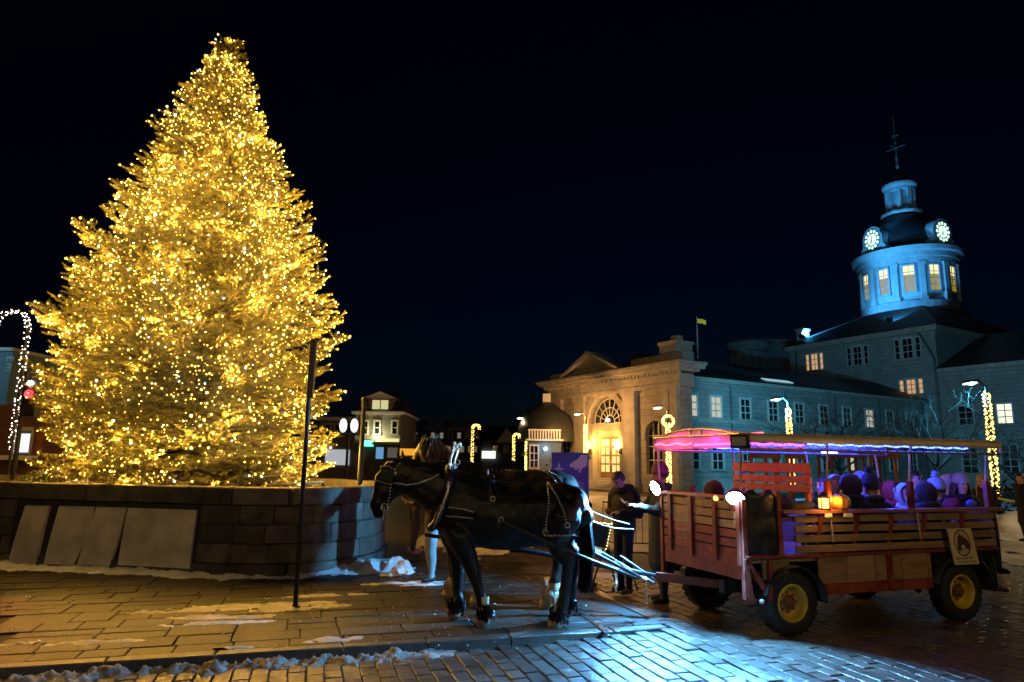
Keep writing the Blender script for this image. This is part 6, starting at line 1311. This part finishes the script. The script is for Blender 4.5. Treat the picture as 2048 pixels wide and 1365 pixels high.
    for i in range(M+1):
        th = math.pi*(.62)*i/M
        for k in range(N):
            a = 6.283*k/N; lim = th*(1 if math.cos(a) < .35 else .62); r = .112+.006*rg.random(); vs_.append(hd(-.012+r*1.0*math.sin(lim)*math.cos(a), r*.86*math.sin(lim)*math.sin(a), .035+r*1.02*math.cos(lim)))
    b.add(vs_, [(i*N+k, i*N+(k+1) % N, (i+1)*N+(k+1) % N, (i+1)*N+k) for i in range(M) for k in range(N)])
    if hairlen:
        for i in range(150):
            a = rg.uniform(1.25, 5.03); p = hd(-.012+.108*math.cos(a), .092*math.sin(a), .03+rg.uniform(-.02, .05)); L_ = hairlen*rg.uniform(.7, 1.05); o_ = hr @ V((.03*math.cos(a)-.02, .05*math.sin(a), 0))
            b.tube([p, p+o_*.7+V((0, 0, -L_*.45)), p+o_*1.1+V((rg.gauss(0, .02), rg.gauss(0, .02), -L_))], [.014, .015, .004], 4, False)
    if not (hood and hat is None and not face): b.build('hair', hair, t, True)
    if hat in ('beanie', 'pompom'):
        b = MB(); N = 18; prof = [(.118, -.0), (.124, .012), (.124, .045), (.115, .055), (.113, .085), (.098, .125), (.065, .155), (.02, .17)]; vs_ = []
        for r, z in prof:
            for k in range(N): a = 6.283*k/N; vs_.append(hd(-.012+r*math.cos(a)*(1+.012*math.cos(9*a)), r*.90*math.sin(a)*(1+.012*math.cos(9*a)), .035+z))
        b.add(vs_, [(i*N+k, i*N+(k+1) % N, (i+1)*N+(k+1) % N, (i+1)*N+k) for i in range(len(prof)-1) for k in range(N)]+[tuple((len(prof)-1)*N+k for k in range(N))]); o = b.build('hat', hatm, t, True)
        if hat == 'pompom': q = MB().ball(hd(-.012, 0, .235), .05, 14, 10); q.v = [tuple(hd(-.012, 0, .235)+(V(v_)-hd(-.012, 0, .235))*(1+.22*rg.uniform(-1, 1))) for v_ in q.v]; q.build('pompom', hatm, o)
    if hood:
        b = MB(); N = 20; vs_ = []
        for i in range(8):
            th = math.radians(58+116*i/7)
            for j in range(N): a = 6.283*j/N; r = math.sin(th)*(1+.03*math.cos(a*5+i)+.17*fbm(math.cos(a)*2, math.sin(a)*2, i*.5+len(label))); vs_.append(hd(-.012+.15*math.cos(th), .122*r*math.sin(a), .030+.145*r*math.cos(a)*(1.0 if math.cos(a) > 0 else 1.35)))
        b.add(vs_, [(i*N+k, i*N+(k+1) % N, (i+1)*N+(k+1) % N, (i+1)*N+k) for i in range(7) for k in range(N)]+[tuple(7*N+k for k in range(N))]); o = b.build('hood', hood, t, True); o.modifiers.new('s', 'SOLIDIFY').thickness = .012
    return t
D = math.radians
human('man in dark hooded parka looking down beside the easel', gnd(1250, 1187), D(215), BLK, NAVY, SHOE, bow=.75, arms='front', puff=1.18, hair=HDK, scale=1.02)
b = None
human('driver in long dark coat and purple knit hat holding the reins', gnd(1327, 1207), D(185), BLK, BLK, SHOE, hat='beanie', hatm=PURP, arms='reach', longcoat=True, puff=1.22, scale=1.05)
human('blonde long haired woman in black coat standing at the wagon rear', gnd(1985, 1123), D(185), BLK, BLK, SHOE, hair=HBL, hairlen=.38, bow=.35, longcoat=True, arms='front', scale=1.0)
human('dark dressed person cut off by the right picture edge', gnd(2056, 1085), D(180), BLK, BLK, SHOE, arms='pocket', longcoat=True)
human('person in brown jacket with one blue and one khaki leg at horse chest', gnd(872, 1164), D(190), BRWN, KHAK, SHOE, arms='down', legs2=KHAK, scale=1.0, puff=1.05) if False else None
human('handler in pale trousers standing behind the black horse neck', gnd(862, 1163), D(200), BRWN, cloth('pale grey', (.26, .27, .27)), SHOE, arms='reach', scale=.98, thin=1.15, puff=1.05)
human('handler in dark brown coat and pink shoes beyond the horse head', gnd(826, 1108), D(20), BRWN, BRWN, PINK, arms='reach', scale=.98, hair=HBR)
G = 'passengers seated in the wagon'
def seat(px, py, y, label, face_, **kw):
    """a passenger whose head centre shows at this pixel, seated at wagon depth y"""
    n_ = uy; d = ray(px, py); k = ((WO+uy*y)-CAM).dot(n_)/d.dot(n_); p = CAM+d*k; s_ = kw.pop('scale', 1.0); lean = kw.get('lean', 0); hz = (.50+.55+.15)*s_
    human(label, (p.x, p.y, p.z-hz), face_, sit=True, scale=s_, group=G, **kw)
IN, OUT_ = WA+D(90), WA-D(90)          # towards the far side / towards the camera
seat(1672, 972, -.25, 'bare headed woman with blue lit face beside the lantern', D(195), coat=NAVY, hair=HBR, hairlen=.30)
seat(1703, 975, -.62, 'passenger with dark hood up and back to camera', IN, coat=BLK, hood=BLK, face=False, puff=1.15)
seat(1742, 978, -.55, 'passenger in dark pompom hat with back turned', IN, coat=BLK, hat='pompom', hatm=NAVY, puff=1.2, face=False)
seat(1720, 970, .55, 'pale faced passenger on the far bench in grey beanie', OUT_, coat=GREY_, hat='beanie', hatm=GREY_)
seat(1784, 985, .35, 'passenger in wide red hood facing the camera', OUT_, coat=BLK, hood=REDC, puff=1.1)
seat(1830, 962, .60, 'dark haired passenger on the far bench beside the canopy post', OUT_, coat=BLK, hair=HDK)
seat(1812, 992, -.10, 'passenger in pale blue hood and scarf between two dark coats', OUT_-D(30), coat=NAVY, hood=LBL)
seat(1853, 990, -.62, 'big dark hooded passenger near the middle rail post', IN, coat=NAVY, hood=NAVY, face=False, puff=1.25)
seat(1875, 984, -.30, 'passenger in pale blue pompom hat', IN+D(40), coat=NAVY, hat='pompom', hatm=LBL, face=True)
seat(1897, 975, .45, 'passenger in white beanie beside the woman in the cream hat', OUT_, coat=CHAR, hat='beanie', hatm=WHT)
seat(1921, 972, .25, 'woman in cream fur hat and black coat with brown hair', OUT_-D(15), coat=BLK, hat='beanie', hatm=WHT, hair=HBR, hairlen=.28, puff=1.1)
seat(1905, 1018, -.50, 'child in maroon jacket leaning on the rear side rail', OUT_+D(50), coat=MAROON, hood=MAROON, face=False, scale=.85)
seat(1648, 975, .35, 'dark haired passenger directly behind the driver bench', D(200), coat=BLK, hair=HDK)
human('dark hooded figure sitting low behind the slatted wagon front', wl(-.33, .05, 1.53-1.2*.95), IN, sit=True, scale=.95, group=G, coat=BLK, hood=BLK)
b = MB().ball((0, 0, .055), .06, 14, 10, (1.2, 1, .85)); tag(b.build('blue_ball', pm('blue rubber ball', (.08, .12, .6), .35, 0, .1, 4, 0), None, True, wl(3.02, -.84, 1.385)), 'small blue ball resting on the wagon rear rail', 'ball')
# street lamp behind the photographer that lights the near pavement, same posts as in the square
def near_lamp(loc, col, power, label, zl=5.6, down=False):
    t = thing('street_lamp', label, 'street lamp', loc, 0, 'street lamps round the square'); MB().tube([(0, 0, 0), (0, 0, .25), (0, 0, .3), (0, 0, zl)], [.17, .16, .10, .05], 10).build('post', BLACKMET, t); MB().tube([(0, 0, zl-.1), (.3, 0, zl+.1), (.7, 0, zl+.08)], .035, 6).build('arm', BLACKMET, t)
    b = MB(); b.box((.8, 0, zl+.08), (.55, .26, .1), None, .03); o = b.build('lamp_head', BLACKMET, t); b = MB(); b.box((.8, 0, zl+.01), (.42, .2, .04)); b.build('lens', em('near lamp lens', (1, .75, .4), 10, False), o); lamp('street_light', 'SPOT' if down else 'POINT', (.8, 0, zl-.15), power, col, t, .12, (.8-.8, -.6, zl-2) if down else None, 118, .4)
near_lamp((20, 17.5, 0), (1, .72, .34), 1900, 'lamp post beyond the right edge of the snowy square', 5.6, True)
near_lamp((8.2, -2.2, 0), (1, .68, .32), 700, 'lamp post behind the photographer on the right side of the street')
near_lamp((-6.5, -3.5, 0), (1, .68, .32), 520, 'lamp post behind the photographer on the left pavement')
